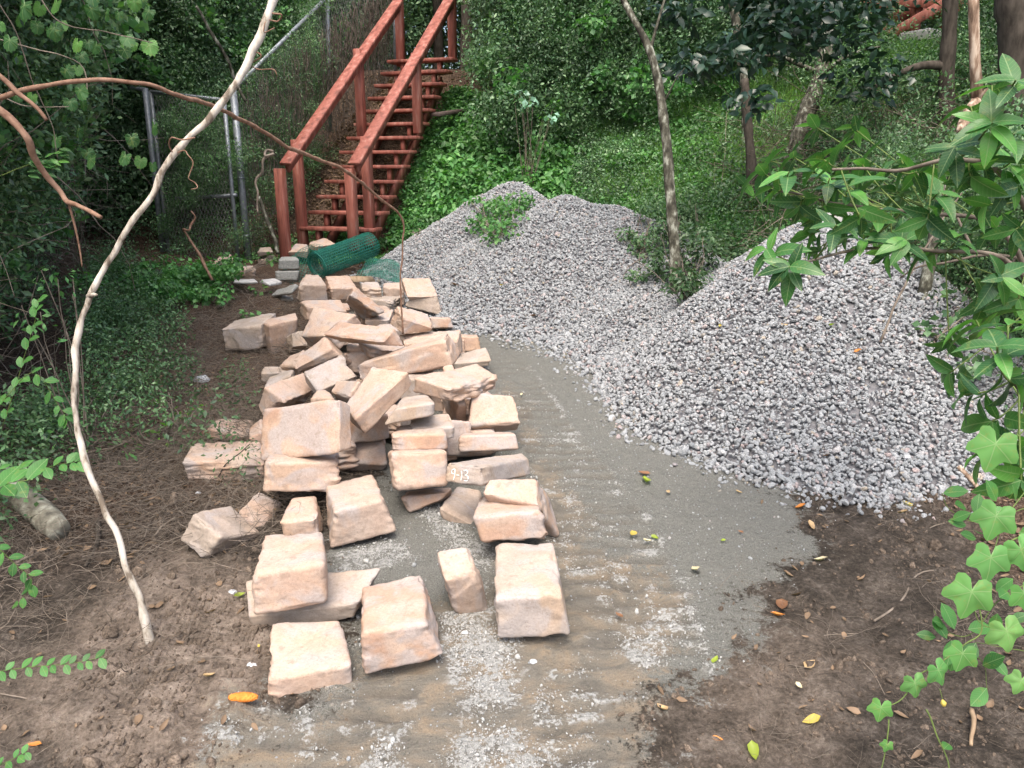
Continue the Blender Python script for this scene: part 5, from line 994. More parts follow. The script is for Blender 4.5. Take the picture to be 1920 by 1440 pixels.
# ================================================================== SINGLE PLANTS, TREES AND STEMS
def plant(name, label, cat, loc, parts, group=None):
    t = thing(name, label, cat, loc, group)
    for (nm, me, mat, kd) in parts: put(nm, me, mat, t, kind=kd)
    return t
def tree(label, pts, radii, mat, crown=None, name='tree', knots=True, leafm=L_DARK, leaf=LS, lsz=.05, nl=900, limbs=()):
    pts = [Vector(p) for p in pts]; base = pts[0]; t = thing(name, label, 'tree', base)
    sp = smooth_path([p - base for p in pts], 6); rr = np.interp(np.linspace(0, 1, len(sp)), np.linspace(0, 1, len(radii)), radii); sd = hash(label) % 1000 if False else len(label) * 7 + int(base.x * 10)
    rr = rr * (1 + .12 * fbm(np.stack([np.arange(len(sp)) * .4] * 3, 1), 2, sd)); sp = wobble(sp, .018, .5, sd); mb = MB(); mb.tube(sp, rr, 12); me = mb.mesh('trunk', True); tr = put('trunk', me, mat, t)
    for (f, off, r0) in limbs:
        i = int(f * (len(sp) - 1)); a = sp[i]; off = np.array(off); mb = MB(); mid = a + off * .5 + np.array([0, 0, np.linalg.norm(off) * .12]); mb.tube(wobble(smooth_path([a, mid, a + off], 6), .02, .3, i), np.linspace(r0, r0 * .35, 13), 7); put('branch', mb.mesh('branch', True), mat, t)
    if crown:
        W = []; Fa = []; o = 0
        for (c, rad, fl) in crown:
            w, f = clump(int(abs(c[0]) * 100 + abs(c[1]) * 37 + abs(c[2]) * 11) + 5, int(nl * rad * rad / .5), rad, leaf, lsz, flat=fl, tilt=1.5, hollow=.1); W.append(w + np.array(Vector(c) - base)); Fa.append(f + o); o += len(w)
        put('crown', mesh_np('crown', np.concatenate(W), np.concatenate(Fa)), leafm, t, kind='stuff')
    return t
b = hit(1270, 545)
tree('slim grey sapling with mottled bark rising from the dip between the gravel piles', [on(b.x, b.y, -.05), P(1264, 470, b.y), P(1256, 380, b.y + .05), P(1248, 250, b.y + .1), P(1236, 160, b.y + .15), P(1215, 95, b.y + .2), P(1165, -10, b.y + .3), P(1120, -140, b.y + .4)],
     [.058, .046, .042, .040, .036, .030, .024, .018], M_BARK, [(P(1080, -190, 7.2), .7, .6), (P(1230, -190, 6.9), .6, .6), (P(1170, -60, 7.6), .28, .5)], limbs=[(.72, (.22, .1, .55), .014), (.5, (.16, -.05, .3), .008), (.8, (-.3, .1, .35), .012)], leafm=L_SMALL)
b = hit(1480, 330)
tree('leaning pale trunk with white lichen rings behind the big leaved shrub', [on(b.x, b.y, -.1), P(1502, 250, b.y), P(1518, 200, b.y + .1), P(1538, 140, b.y + .2), P(1550, 40, b.y + .4), P(1560, -80, b.y + .5)], [.12, .10, .095, .085, .08, .07], M_BARK,
     [(P(1390, 95, 7.4), .42, .5), (P(1300, 120, 7.3), .38, .4), (P(1470, 60, 7.6), .5, .5), (P(1560, 60, 7.7), .5, .6), (P(1640, 150, 7.8), .38, .6), (P(1400, 190, 7.1), .25, .6), (P(1480, -20, 7.6), .6, .5), (P(1620, -20, 8), .6, .5), (P(1280, 20, 7.7), .35, .4)], leafm=L_GLOSS, leaf=LB, lsz=.105, nl=620,
     limbs=[(.6, (-1.1, -.3, .1), .03), (.62, (.5, -.3, .25), .03), (.8, (-.5, -.4, .3), .03)])
b = hit(1775, 300)
tree('straight dark trunk on the right bank, behind the splintered one', [on(b.x, b.y, -.1), P(1777, 180, b.y), P(1780, 60, b.y), P(1783, -90, b.y)], [.085, .078, .072, .065], M_DARKBARK, [(P(1750, -150, b.y), .8, .5)], limbs=[(.55, (-.8, -.1, -.25), .05)])
tree('thick mossy trunk at the right edge of the view near the hilltop deck', [P(1925, 240, 6.2), P(1915, 120, 6.2), P(1908, 20, 6.2), P(1900, -90, 6.2)], [.16, .13, .125, .12], M_DARKBARK)
b = hit(1735, 640)
tree('short pale stem standing at the right rim of the near gravel pile', [P(1733, 615, 4.9), P(1738, 540, 4.95), P(1748, 470, 5.0), P(1762, 380, 5.1), P(1770, 300, 5.2)], [.045, .04, .034, .03, .026], M_BARK)
tree('thin lichened trunk among the dark bushes above the sapling', [P(1402, 300, 9.8), P(1396, 160, 9.8), P(1384, 70, 9.8), P(1368, -20, 9.8), P(1350, -120, 9.8)], [.06, .055, .05, .05, .045], M_BARK)
tree('slim trunk in the grass left of the leaning lichen ringed one', [P(1412, 400, 8.6), P(1408, 300, 8.7), P(1400, 210, 8.8), P(1398, 150, 8.9)], [.06, .05, .045, .04], M_DARKBARK)
for (u, y, w_, lb) in ((872, 14.2, .10, 'grey trunk close behind the top of the stairs, right of the upper post'), (940, 15.5, .13, 'dark trunk in the hilltop woods right of the stairs'), (818, 16.5, .09, 'distant trunk seen between the upper stair posts'), (1060, 16, .09, 'slender hilltop trunk above the dark bushes'), (350, 12.5, .06, 'thin trunk behind the gate at the left')):
    p = P(u, 60, y); tree(lb, [on(p.x, y, -.2), P(u + 4, 60, y), P(u + 1, -40, y), P(u - 3, -160, y)], [w_ * 1.15, w_, w_ * .95, w_ * .8], M_DARKBARK)
# snapped, splintered trunk
t = thing('broken_tree', 'bare snapped trunk with torn pale wood bent down the right bank', 'tree', P(1820, 240, 4.6))
o0 = Vector(t.location); mb = MB(); mb.tube([p - o0 for p in (P(1824, -60, 4.6), P(1826, 40, 4.6), P(1828, 120, 4.6), P(1834, 192, 4.6))], [.028, .027, .028, .034], 10); put('trunk', mb.mesh('trunk', True), M_SPLIT, t)
mb = MB(); mb.tube([p - o0 for p in (P(1832, 190, 4.6), P(1812, 222, 4.5), P(1797, 245, 4.4))], [.034, .040, .012], 7); mb.tube([p - o0 for p in (P(1834, 190, 4.6), P(1852, 172, 4.55), P(1866, 160, 4.5))], [.026, .020, .006], 6); mb.tube([p - o0 for p in (P(1836, 192, 4.6), P(1826, 232, 4.5), P(1812, 262, 4.4))], [.018, .012, .006], 6); put('splinter', mb.mesh('splinter', True), M_SPLIT, t)
# bushes that stand out on their own
def bush(label, spots, nl, leafm, leaf, lsz, name='shrub', stems=4):
    base = Vector(spots[0][0]); base.z = float(surf_h(base.x, base.y)); t = thing(name, label, 'shrub', base); W = []; Fa = []; o = 0; mb = MB(); g = np.random.default_rng(len(label))
    for (c, rad, fl) in spots:
        w, f = clump(int(c[0] * 100) + 7 * len(label), int(nl * (rad / .25) ** 2), rad, leaf, lsz, flat=fl, tilt=1.4, hollow=.15); W.append(w + np.array(Vector(c) - base)); Fa.append(f + o); o += len(w)
        for k in range(stems): e = np.array(Vector(c) - base) + g.normal(0, rad * .5, 3); mb.tube(wobble(smooth_path([g.normal(0, .03, 3) * (1, 1, 0), e * .5 + g.normal(0, .03, 3), e], 3), .01, .1, k), [.005] * 3 + [.003] * 4, 4, False)
    put('foliage', mesh_np('foliage', np.concatenate(W), np.concatenate(Fa)), leafm, t, kind='stuff'); put('stems', mb.mesh('stems'), M_TWIG, t); return t
def sp(u, v, r, fl=.8, dz=0, y=None):
    p = hit(u, v) if y is None else P(u, v, y); return (Vector((p.x, p.y, p.z + dz)), r, fl)
bush('small shrub sprouting round the foot of the slim sapling', [sp(1285, 560, .17, .9, .12), sp(1245, 520, .19, .9, .12), sp(1315, 520, .22, 1., .25), sp(1290, 465, .17, 1, .3), sp(1255, 470, .14, 1, .2)], 950, L_SMALL, LS, .05)
bush('dark shrub left of the sapling on the gravel', [sp(1205, 480, .14, .8, .1), sp(1175, 455, .10, .7, .08), sp(1215, 430, .15, .9, .2), sp(1195, 530, .1, .5, .05), sp(1235, 470, .15, .9, .15)], 850, L_SMALL, LS, .045)
bush('tuft of weeds half buried in the middle of the long gravel pile', [sp(935, 455, .20, .8, .1), sp(905, 440, .18, .8, .1), sp(975, 400, .20, .8, .1), sp(925, 410, .18, .8, .12), sp(950, 430, .2, .9, .15), sp(890, 385, .09, .6, .05)], 330, L_IVY, LI, .05)
bush('small weed at the left foot of the long gravel pile', [sp(790, 440, .05, .5, .02), sp(770, 430, .04, .5, .02)], 300, L_IVY, LI, .05)
bush('tall dark shrub behind the long gravel pile and left of the tree', [sp(1340, 420, .3, 1, .3), sp(1380, 370, .35, 1, .4), sp(1310, 340, .3, 1, .3), sp(1420, 430, .25, 1, .3), sp(1360, 460, .2, .9, .1)], 260, L_DARK, LS, .05)
bush('pale blue green leaved sprig on the bank above the gravel', [sp(990, 225, .13, .6, .2, 10.4), sp(1035, 250, .1, .6, .2, 10.3), sp(975, 205, .1, .5, .2, 10.6)], 90, leaf_mat('bluish_leaves', [(.16, .30, .22), (.24, .40, .32)], .4, .3), LI, .08)
bush('bright small leaved sprout in front of the striped block at the left', [sp(345, 815, .09, .8, .12), sp(310, 845, .08, .8, .1), sp(370, 790, .07, .7, .1), sp(300, 790, .06, .7, .16)], 90, L_LIME, LS, .04)
bush('weedy sprouts along the left thicket foot near the tall vine', [sp(115, 560, .13, 1, .1, 4.2), sp(70, 640, .12, 1, .1, 4.0), sp(200, 780, .1, .7, .1), sp(240, 870, .08, .6, .08), sp(130, 860, .12, .7, .1)], 110, L_IVY, LS, .045)
bush('sprouting weeds between the rear left blocks and the gate', [sp(435, 525, .10, 1, .15), sp(490, 560, .10, 1, .1), sp(420, 580, .13, .8, .1), sp(510, 510, .07, 1, .15), sp(470, 600, .12, .6, .05), sp(380, 560, .14, .8, .1)], 100, L_IVY, LI, .055)
bush('dark weeds at the right foot of the near gravel pile under the big leaves', [sp(1760, 640, .16, .7, .05), sp(1800, 600, .18, .8, .1), sp(1850, 560, .2, .9, .2), sp(1820, 700, .16, .7, .05), sp(1870, 500, .22, 1, .3)], 130, L_SMALL, LI, .06)

# --- one leaf at a time
def leaf_mesh_full(name, w, seg, fold, droop, point=1.4, wave=.0, seed=0):
    V, Fq = leaf_proto(w, seg, fold, droop, point); V = V.copy(); V[:, 2] += wave * np.sin(V[:, 1] * 9 + seed) * np.sign(V[:, 0]); return mesh_np(name, V, Fq, True)
def place_leaf(parent, me, mat, pos, tip, nrm, size, name='leaf'):
    tip = Vector(tip).normalized(); nrm = Vector(nrm); nrm = nrm - tip * nrm.dot(tip); nrm.normalize(); xx = tip.cross(nrm)
    M = Matrix((xx, tip, nrm)).transposed().to_4x4(); M = Matrix.Translation(Vector(pos) - Vector(parent.location)) @ M @ Matrix.Diagonal((size, size, size, 1))
    if len(me.materials) == 0: me.materials.append(mat)
    o = bpy.data.objects.new(name, me); scene.collection.objects.link(o); o.parent = parent; o.matrix_local = M; return o
BIG = [leaf_mesh_full('leaf', .38 + .03 * k, 7, .10 + .07 * (k % 3), .12 + .13 * k, 1.25, .012, k) for k in range(4)]
sh_ = thing('broad_leaf_shrub', 'glossy broad leaved shrub reaching in from the right over the near gravel pile', 'shrub', P(1990, 620, 3.6))
b0 = Vector(sh_.location)
CL = [(1545, 300, 72, 6), (1480, 290, 50, 5), (1525, 235, 45, 5), (1450, 352, 66, 5), (1500, 385, 62, 5), (1590, 350, 66, 6), (1650, 395, 68, 5), (1725, 320, 72, 6), (1690, 300, 60, 5), (1790, 275, 80, 6), (1860, 230, 84, 6), (1905, 150, 84, 4), (1900, 300, 70, 5), (1570, 440, 66, 5), (1620, 440, 66, 5), (1480, 500, 74, 6), (1700, 450, 66, 6), (1740, 410, 70, 6), (1800, 440, 62, 5), (1860, 420, 60, 5), (1870, 650, 100, 5), (1905, 720, 96, 5), (1810, 740, 84, 5), (1860, 790, 84, 4), (1780, 700, 60, 4), (1600, 240, 48, 5), (1640, 330, 55, 5), (1910, 560, 70, 4), (1440, 300, 40, 4), (1395, 345, 40, 2), (1520, 440, 60, 5), (1560, 390, 58, 4), (1610, 300, 56, 4), (1680, 360, 62, 5), (1760, 360, 66, 5), (1820, 330, 74, 5), (1840, 380, 62, 4), (1660, 480, 60, 5), (1740, 470, 62, 4), (1900, 250, 76, 4), (1600, 410, 62, 5), (1850, 300, 70, 4), (1905, 430, 66, 4), (1890, 610, 92, 4), (1780, 330, 60, 4), (1640, 440, 56, 4), (1830, 600, 76, 5), (1880, 520, 72, 5), (1840, 850, 70, 4), (1900, 840, 84, 5), (1780, 640, 60, 4), (1910, 350, 70, 5), (1860, 160, 70, 4), (1820, 200, 66, 4), (1915, 900, 84, 4), (1850, 560, 64, 4)] + [(g_[0], g_[1], g_[2], 4) for g_ in np.random.default_rng(8).uniform((1420, 285, 54), (1740, 475, 72), (17, 3))]
g = np.random.default_rng(77); mains = [[P(1990, 640, 3.2), P(1900, 500, 3.1), P(1780, 470, 3.0), P(1640, 470, 2.9), P(1500, 495, 2.8)], [P(1990, 620, 3.3), P(1860, 420, 3.2), P(1720, 400, 3.1), P(1580, 380, 3.0), P(1460, 360, 2.9)], [P(1990, 500, 3.0), P(1900, 350, 2.8), P(1800, 300, 2.6), P(1660, 320, 2.8), P(1560, 320, 2.7)], [P(2000, 900, 2.4), P(1930, 760, 2.2), P(1870, 690, 1.95)]]
mp = []
for mline in mains:
    s_ = wobble(smooth_path(mline, 6), .015, .2, 3); mb = MB(); mb.tube(s_ - np.array(b0), np.linspace(.012, .004, len(s_)), 6); put('branch', mb.mesh('branch', True), M_TWIG, sh_); mp.append(s_)
mp = np.concatenate(mp)
for (u, v, px, nl) in CL:
    D = .125 * F / px * g.uniform(.95, 1.08); c = EYE + ray(u, v) * D; a = mp[np.argmin(((mp - c) ** 2).sum(1))]; dr = c - a; dr = dr / (np.linalg.norm(dr) + 1e-9) + np.array([-.25, 0, .35]); dr /= np.linalg.norm(dr)
    mb = MB(); mb.tube(smooth_path([a, (a + c) / 2 - np.array([0, 0, .01]), c], 4) - np.array(b0), .0028, 5); put('twig', mb.mesh('twig', True), M_STEM, sh_)
    e_ = np.cross(dr, (0, 0, 1.)); e_ /= np.linalg.norm(e_); f_ = np.cross(e_, dr)
    for k in range(nl + 1):
        th = 2 * math.pi * k / (nl + 1) + g.uniform(-.4, .4); rad = e_ * math.cos(th) + f_ * math.sin(th); tip = rad * 1.0 + dr * g.uniform(.2, .7) + np.array([0, 0, -.1 - .45 * g.random()]); tip /= np.linalg.norm(tip); nm = dr - tip * (dr @ tip) + np.array([0, -.15, .5])
        place_leaf(sh_, BIG[g.integers(0, 4)], L_BROAD, c - dr * .02 * (k % 3), tip, nm, .118 * g.uniform(.65, 1.12))
# bare twigs standing in the right bank behind the shrub
for i, (l, r0, lb) in enumerate([([(1980, 500), (1850, 480), (1740, 500), (1690, 520)], .010, 'long bare twig reaching left behind the broad leaves'), ([(1650, 640), (1700, 520), (1760, 420), (1830, 330)], .008, 'thin bare stem slanting up right across the bank'), ([(1838, 640), (1870, 560), (1905, 480), (1940, 420)], .012, 'pale bare stem by the right edge above the big leaves'), ([(1825, 470), (1790, 400), (1762, 330)], .009, 'short straight pale stick leaning left on the bank')]):
    base = P(l[0][0], l[0][1], 4.3);
    mb = MB(); q = wobble(smooth_path([P(u, v, 4.3 + .1 * j) - base for j, (u, v) in enumerate(l)], 6), .012, .15, i); mb.tube(q, np.linspace(r0, r0 * .5, len(q)), 6); tt = thing('dead_branch', lb, 'branch', base); put('stem', mb.mesh('stem', True), M_TWIG, tt)
# lobed vine, lower right
VN, VF3, VF4 = lobed_proto('vine'); vine_me = [mesh_np('leaf', VN * np.array([1, 1, s]), [VF4, VF3], True) for s in (.7, 1.2, 1.6)]
GN_, GF3, GF4 = lobed_proto('grape'); grape_me = [mesh_np('leaf', GN_ * np.array([1, 1, s]), [GF4, GF3], True) for s in (.7, 1.3, 1.8)]
OV = [leaf_mesh_full('leaf', .62, 5, .06, .15, 1.0, 0, k) for k in range(2)]
vt = thing('lobed_leaf_vine', 'bright green vine with star lobed leaves trailing down at the lower right', 'vine', P(1990, 900, 1.9))
v0 = Vector(vt.location); VL = [(1867, 858, 84), (1868, 990, 74), (1915, 1052, 70), (1858, 1068, 74), (1822, 1135, 84), (1888, 1205, 70), (1805, 1242, 56), (1760, 1272, 50), (1716, 1296, 48), (1652, 1340, 44), (1664, 1404, 24), (1915, 1290, 46), (1920, 1130, 60)]
def yv(v): return 1.75 - (v - 860) * .0004
for k, (u, v, px) in enumerate(VL):
    y = yv(v); D = y / ray(u, v)[1]; p = Vector(EYE + ray(u, v - px * .3) * D); size = px * .60 * D / F * 1.08
    tip = Vector((g.uniform(-.5, .5), -.25, -1.)); place_leaf(vt, vine_me[k % 3], L_VINE, p, tip, (g.uniform(-.3, .1), -.8, .75), size)
def vine_stem(parent, l, r, mat=M_STEM, seed=0, yy=None, nm='stem'):
    q = [P(u, v, (yy(v) if yy else yv(v)) + .01) for u, v in l]; s_ = smooth_path(q, 6) - np.array(parent.location); mb = MB(); mb.tube(wobble(s_, .003, .05, seed), np.linspace(r, r * .6, len(s_)), 5); put(nm, mb.mesh(nm, True), mat, parent)
vine_stem(vt, [(1995, 960), (1940, 1000), (1900, 1010), (1870, 1040), (1850, 1100), (1830, 1110), (1840, 1180), (1810, 1210), (1760, 1245), (1715, 1270), (1690, 1310), (1660, 1325)], .0022); vine_stem(vt, [(1668, 1350), (1662, 1400), (1645, 1470)], .0018); vine_stem(vt, [(1738, 1330), (1755, 1370), (1775, 1420), (1785, 1480)], .0022); vine_stem(vt, [(1990, 700), (1925, 800), (1880, 840)], .002); vine_stem(vt, [(1960, 880), (1915, 930), (1880, 980), (1860, 1040)], .002); vine_stem(vt, [(1905, 1180), (1840, 1170), (1820, 1120)], .0015); vine_stem(vt, [(1760, 1290), (1768, 1318)], .001)
mb = MB(); mb.tube([P(1767, 1312, yv(1312)) - v0, P(1769, 1318, yv(1318)) - v0, P(1770, 1324, yv(1324)) - v0], [.002, .007, .004], 8); put('flower', mb.mesh('flower', True), M_YELLOW, vt)
ot = thing('oval_leaf_vine', 'twining vine with small rounded paired leaves mixed in at the lower right', 'vine', P(1980, 1000, 2.0))
for k, (u, v) in enumerate([(1768, 925), (1790, 945), (1785, 975), (1812, 985), (1830, 965), (1868, 940), (1850, 962), (1888, 955), (1905, 940), (1835, 1000), (1800, 1000), (1765, 1130), (1748, 1160), (1770, 1172), (1755, 1195), (1785, 1200), (1800, 1222), (1830, 1205), (1790, 1225), (1842, 1248), (1850, 1290), (1860, 1235), (1815, 1180), (1870, 1150), (1895, 1165), (1910, 1000), (1890, 1110), (1780, 1395), (1880, 1250), (1900, 1085)]):
    y = 1.9 - (v - 860) * .0004; D = y / ray(u, v)[1]; place_leaf(ot, OV[k % 2], L_OVAL, EYE + ray(u, v) * D, (g.uniform(-1, 1), g.uniform(-.6, .2), g.uniform(-.7, .8)), (g.uniform(-.4, .4), -.6, .9), 40 * D / F * g.uniform(.8, 1.25))
yo = lambda v: 1.9 - (v - 860) * .0004
vine_stem(ot, [(1980, 930), (1900, 960), (1830, 980), (1780, 955), (1765, 925)], .0016, M_STEM, 3, yo); vine_stem(ot, [(1960, 1080), (1880, 1120), (1820, 1190), (1770, 1180), (1750, 1145)], .0016, M_STEM, 4, yo); vine_stem(ot, [(1790, 1210), (1840, 1240), (1852, 1300)], .0014, M_STEM, 5, yo); vine_stem(ot, [(1960, 1230), (1890, 1215), (1830, 1205)], .0014, M_STEM, 6, yo)
# grape vine, upper left
gt = thing('grape_vine', 'wild grape vine with toothed heart shaped leaves hanging in the upper left corner', 'vine', P(-60, 60, 3.6)); g0 = Vector(gt.location)
GL = [(145, 90, 42), (18, 85, 48), (60, 85, 30), (145, 135, 34), (70, 55, 36), (30, 95, 30), (238, 80, 36), (278, 85, 26), (30, 185, 34), (56, 188, 32), (150, 178, 44), (132, 198, 36), (156, 200, 26), (88, 200, 32), (62, 226, 30), (120, 225, 30), (105, 268, 36), (70, 268, 28), (10, 274, 24), (8, 238, 22), (45, 20, 50), (105, 15, 40), (200, 30, 36), (100, 62, 40), (75, 20, 34)]
for k in range(34): GL.append((g.uniform(-10, 290), g.uniform(-10, 120) if k < 24 else g.uniform(100, 330), g.uniform(24, 42)))
for k, (u, v, px) in enumerate(GL):
    D = .092 * F / px if k < 25 else g.uniform(3.2, 4.6); D = min(max(D, 2.6), 4.6); place_leaf(gt, grape_me[k % 3], L_GRAPE, EYE + ray(u, v - px * .2) * D, (g.uniform(-.8, .8), g.uniform(-.4, .1), -1), (g.uniform(-.5, .5), -.7, .8), .052 * g.uniform(.8, 1.1))
for l in ([(-20, -20), (30, 60), (60, 150), (95, 230), (110, 300)], [(-20, 70), (60, 90), (150, 120), (165, 180)], [(60, -30), (110, 40), (200, 60), (285, 80)], [(-20, 160), (20, 190), (60, 200), (130, 200)]): vine_stem(gt, l, .003, M_TWIG, 2, lambda v: 3.5)
lt = thing('feathery_sprig', 'lime green feathery sprig at the left under the grape leaves', 'sprig', P(40, 320, 3.4))
for k in range(26):
    c = P(45 + 75 * g.random(), 300 + g.normal(0, 10), 3.4); a = g.uniform(-.6, .6); place_leaf(lt, OV[0] if False else BIG[0], L_LIME, c, (math.cos(a), -.2, math.sin(a) - .1), (0, -.6, .8), .055)
vine_stem(lt, [(0, 330), (45, 312), (85, 300), (125, 302)], .002, M_STEM, 1, lambda v: 3.4)
# sprigs at the left edge
def sprig(label, l, y, px, nl, mat=L_OVAL):
    base = P(l[0][0], l[0][1], y); t = thing('leafy_sprig', label, 'sprig', base); vine_stem(t, l, .0016, M_STEM, 1, lambda v: y); s_ = smooth_path([P(u, v, y) for u, v in l], 8)
    for k in range(nl):
        i = int((k + .7) / nl * (len(s_) - 1)); tg = s_[min(i + 1, len(s_) - 1)] - s_[i - 1]; tg /= np.linalg.norm(tg) + 1e-9; sd = np.cross(tg, (0, -.6, .8)) * (1 if k % 2 else -1); place_leaf(t, OV[k % 2], mat, s_[i], sd + tg * .7 + np.array([0, 0, g.uniform(-.2, .3)]), (g.uniform(-.3, .3), -.6, .8), px * y / F * g.uniform(.8, 1.2))
sprig('bright oval leaved sprig lying low at the bottom left', [(-20, 1262), (60, 1250), (130, 1245), (195, 1232)], 2.15, 25, 18); sprig('sprig with two large pale oval leaves at the left edge by the log', [(-15, 920), (20, 905), (55, 900)], 2.2, 52, 5)
sprig('small leaved sprig rising at the left edge beside the tall vine', [(5, 800), (40, 690), (62, 610), (72, 560)], 3.2, 24, 14); sprig('small sprig with dull leaves leaning right above the log', [(-10, 770), (60, 700), (110, 760), (128, 790)], 3.0, 24, 14); sprig('bright sprig crossing low on the left between vine and edge', [(-10, 880), (60, 880), (120, 870), (150, 865)], 2.9, 28, 12, L_LIME); sprig('drooping sprig at the lower left edge below the log', [(-10, 1020), (30, 1060), (60, 1090), (30, 1140)], 2.2, 26, 12); sprig('tiny green sprig in the very bottom left corner', [(-10, 1440), (30, 1420), (50, 1410)], 1.95, 26, 6)
# long bare vines in the air
def bare_vine(label, l, radii, mat, seed, name='bare_vine', amp=.008):
    q = [P(u, v, y) for u, v, y in l]; base = q[0]; s_ = wobble(smooth_path([p - base for p in q], 8), amp, .10, seed); rr = np.interp(np.linspace(0, 1, len(s_)), np.linspace(0, 1, len(radii)), radii); rr = rr * (1 + .20 * np.maximum(fbm(s_ / .06, 3, seed), -.5))
    mb = MB(); mb.tube(s_, rr, 10); t = thing(name, label, 'vine', base); put('stem', mb.mesh('stem', True), mat, t); return t
e = hit(285, 1205)
v1 = bare_vine('thick pale bare vine curving from the ground up to the top of the view', [(287, 1212, e.y), (262, 1120, e.y + .03), (235, 1050, e.y + .06), (200, 960, e.y + .1), (165, 880, e.y + .14), (145, 800, e.y + .18), (141, 700, e.y + .22), (148, 620, e.y + .26), (165, 560, e.y + .28), (195, 500, e.y + .3), (240, 430, e.y + .33), (290, 355, e.y + .36), (326, 292, e.y + .4), (400, 210, e.y + .45), (445, 150, e.y + .5), (482, 75, e.y + .55), (515, -10, e.y + .6), (560, -160, e.y + .7)], [.022, .013, .0125, .0115, .012, .0105, .0115, .011, .0115, .0115, .012, .0115, .012, .014, .0145, .0155, .017], M_PALEVINE, 3)
b1 = Vector(v1.location); yk = e.y + .38
def curl(parent, l, r, y, mat=M_REDVINE, nm='tendril'):
    q = smooth_path([P(u, v, y + dy) - Vector(parent.location) for u, v, dy in l], 6); mb = MB(); mb.tube(q, np.linspace(r, r * .5, len(q)), 5); put(nm, mb.mesh(nm, True), mat, parent)
curl(v1, [(366, 258, 0), (340, 262, -.02), (322, 258, -.03), (317, 272, 0), (326, 287, .02), (345, 282, .02), (352, 290, 0), (362, 305, 0), (356, 325, 0), (354, 335, 0), (366, 343, .01), (370, 352, 0), (358, 355, 0)], .003, yk); curl(v1, [(510, 25, 0), (528, 28, 0), (520, 40, .02), (500, 38, 0), (495, 60, -.02), (515, 52, 0)], .0035, e.y + .56); curl(v1, [(470, 92, 0), (490, 105, 0), (470, 120, .02), (485, 130, 0), (512, 130, 0), (520, 142, 0)], .003, e.y + .54)
mb = MB(); p = P(138, 0, 3) ; q = P(178, 553, e.y + .28) - b1; mb.tube([P(166, 556, e.y + .28) - b1, P(176, 552, e.y + .27) - b1, P(182, 553, e.y + .26) - b1], [.011, .007, .004], 7); put('spur', mb.mesh('spur', True), M_PALEVINE, v1)
v2 = bare_vine('long thin brown vine arching from the left edge and dropping to the yellow topped block', [(-30, 192, 3.0), (60, 165, 3.0), (140, 154, 3.05), (200, 151, 3.1), (270, 157, 3.15), (340, 180, 3.3), (400, 200, 3.5), (470, 235, 3.8), (540, 276, 4.1), (600, 301, 4.4), (650, 320, 4.6), (700, 362, 4.9), (753, 408, 5.15), (754, 460, 5.2), (752, 520, 5.2), (753, 570, 5.2), (755, 624, 5.2)], [.010, .0085, .0078, .008, .0085, .009, .0095, .010, .010, .009, .008, .0055, .0055, .0055, .0065], M_REDVINE, 9, amp=.006)
v3 = bare_vine('brown broken vine hanging at the left edge with a kinked end', [(-20, 190, 2.8), (5, 208, 2.8), (48, 256, 2.8), (70, 300, 2.85), (110, 352, 2.9), (127, 378, 2.9), (150, 386, 2.85), (189, 408, 2.8)], [.013, .012, .011, .0105, .010, .008, .006], M_REDVINE, 14)
curl(v3, [(128, 378, 0), (142, 430, .02), (150, 470, .03), (154, 500, .03)], .005, 2.9)
bare_vine('short brown stem crossing the arching vine at the far left', [(-20, 128, 2.9), (30, 170, 2.9), (88, 222, 2.9)], [.009, .008, .006], M_REDVINE, 15)
bare_vine('thin pale coiling vine beside the left stair post', [(512, 285, 6.5), (500, 283, 6.5), (497, 292, 6.45), (512, 290, 6.5), (493, 300, 6.5), (490, 320, 6.5), (478, 338, 6.5), (483, 360, 6.5), (482, 400, 6.5)], [.010, .009, .010, .008], M_TWIG, 16)
bare_vine('leaning stick with a coiled top by the left fence', [(398, 525, 6.8), (372, 475, 6.8), (348, 438, 6.8), (344, 430, 6.78), (354, 432, 6.76), (358, 422, 6.8), (366, 408, 6.8), (358, 396, 6.8)], [.013, .011, .010, .009, .008], M_REDVINE, 17, amp=.003)
bare_vine('thin pale dead stem slanting in the thicket above the gate', [(368, 10, 8.5), (395, 60, 8.6), (425, 110, 8.7), (445, 160, 8.8), (460, 190, 8.8)], [.014, .017, .017, .015], M_BARK, 18); bare_vine('thin grey stem leaning at the foot of the left stair post', [(486, 370, 9.4), (500, 410, 9.35), (512, 440, 9.3), (522, 475, 9.2)], [.02, .022, .022], M_BARK, 19)
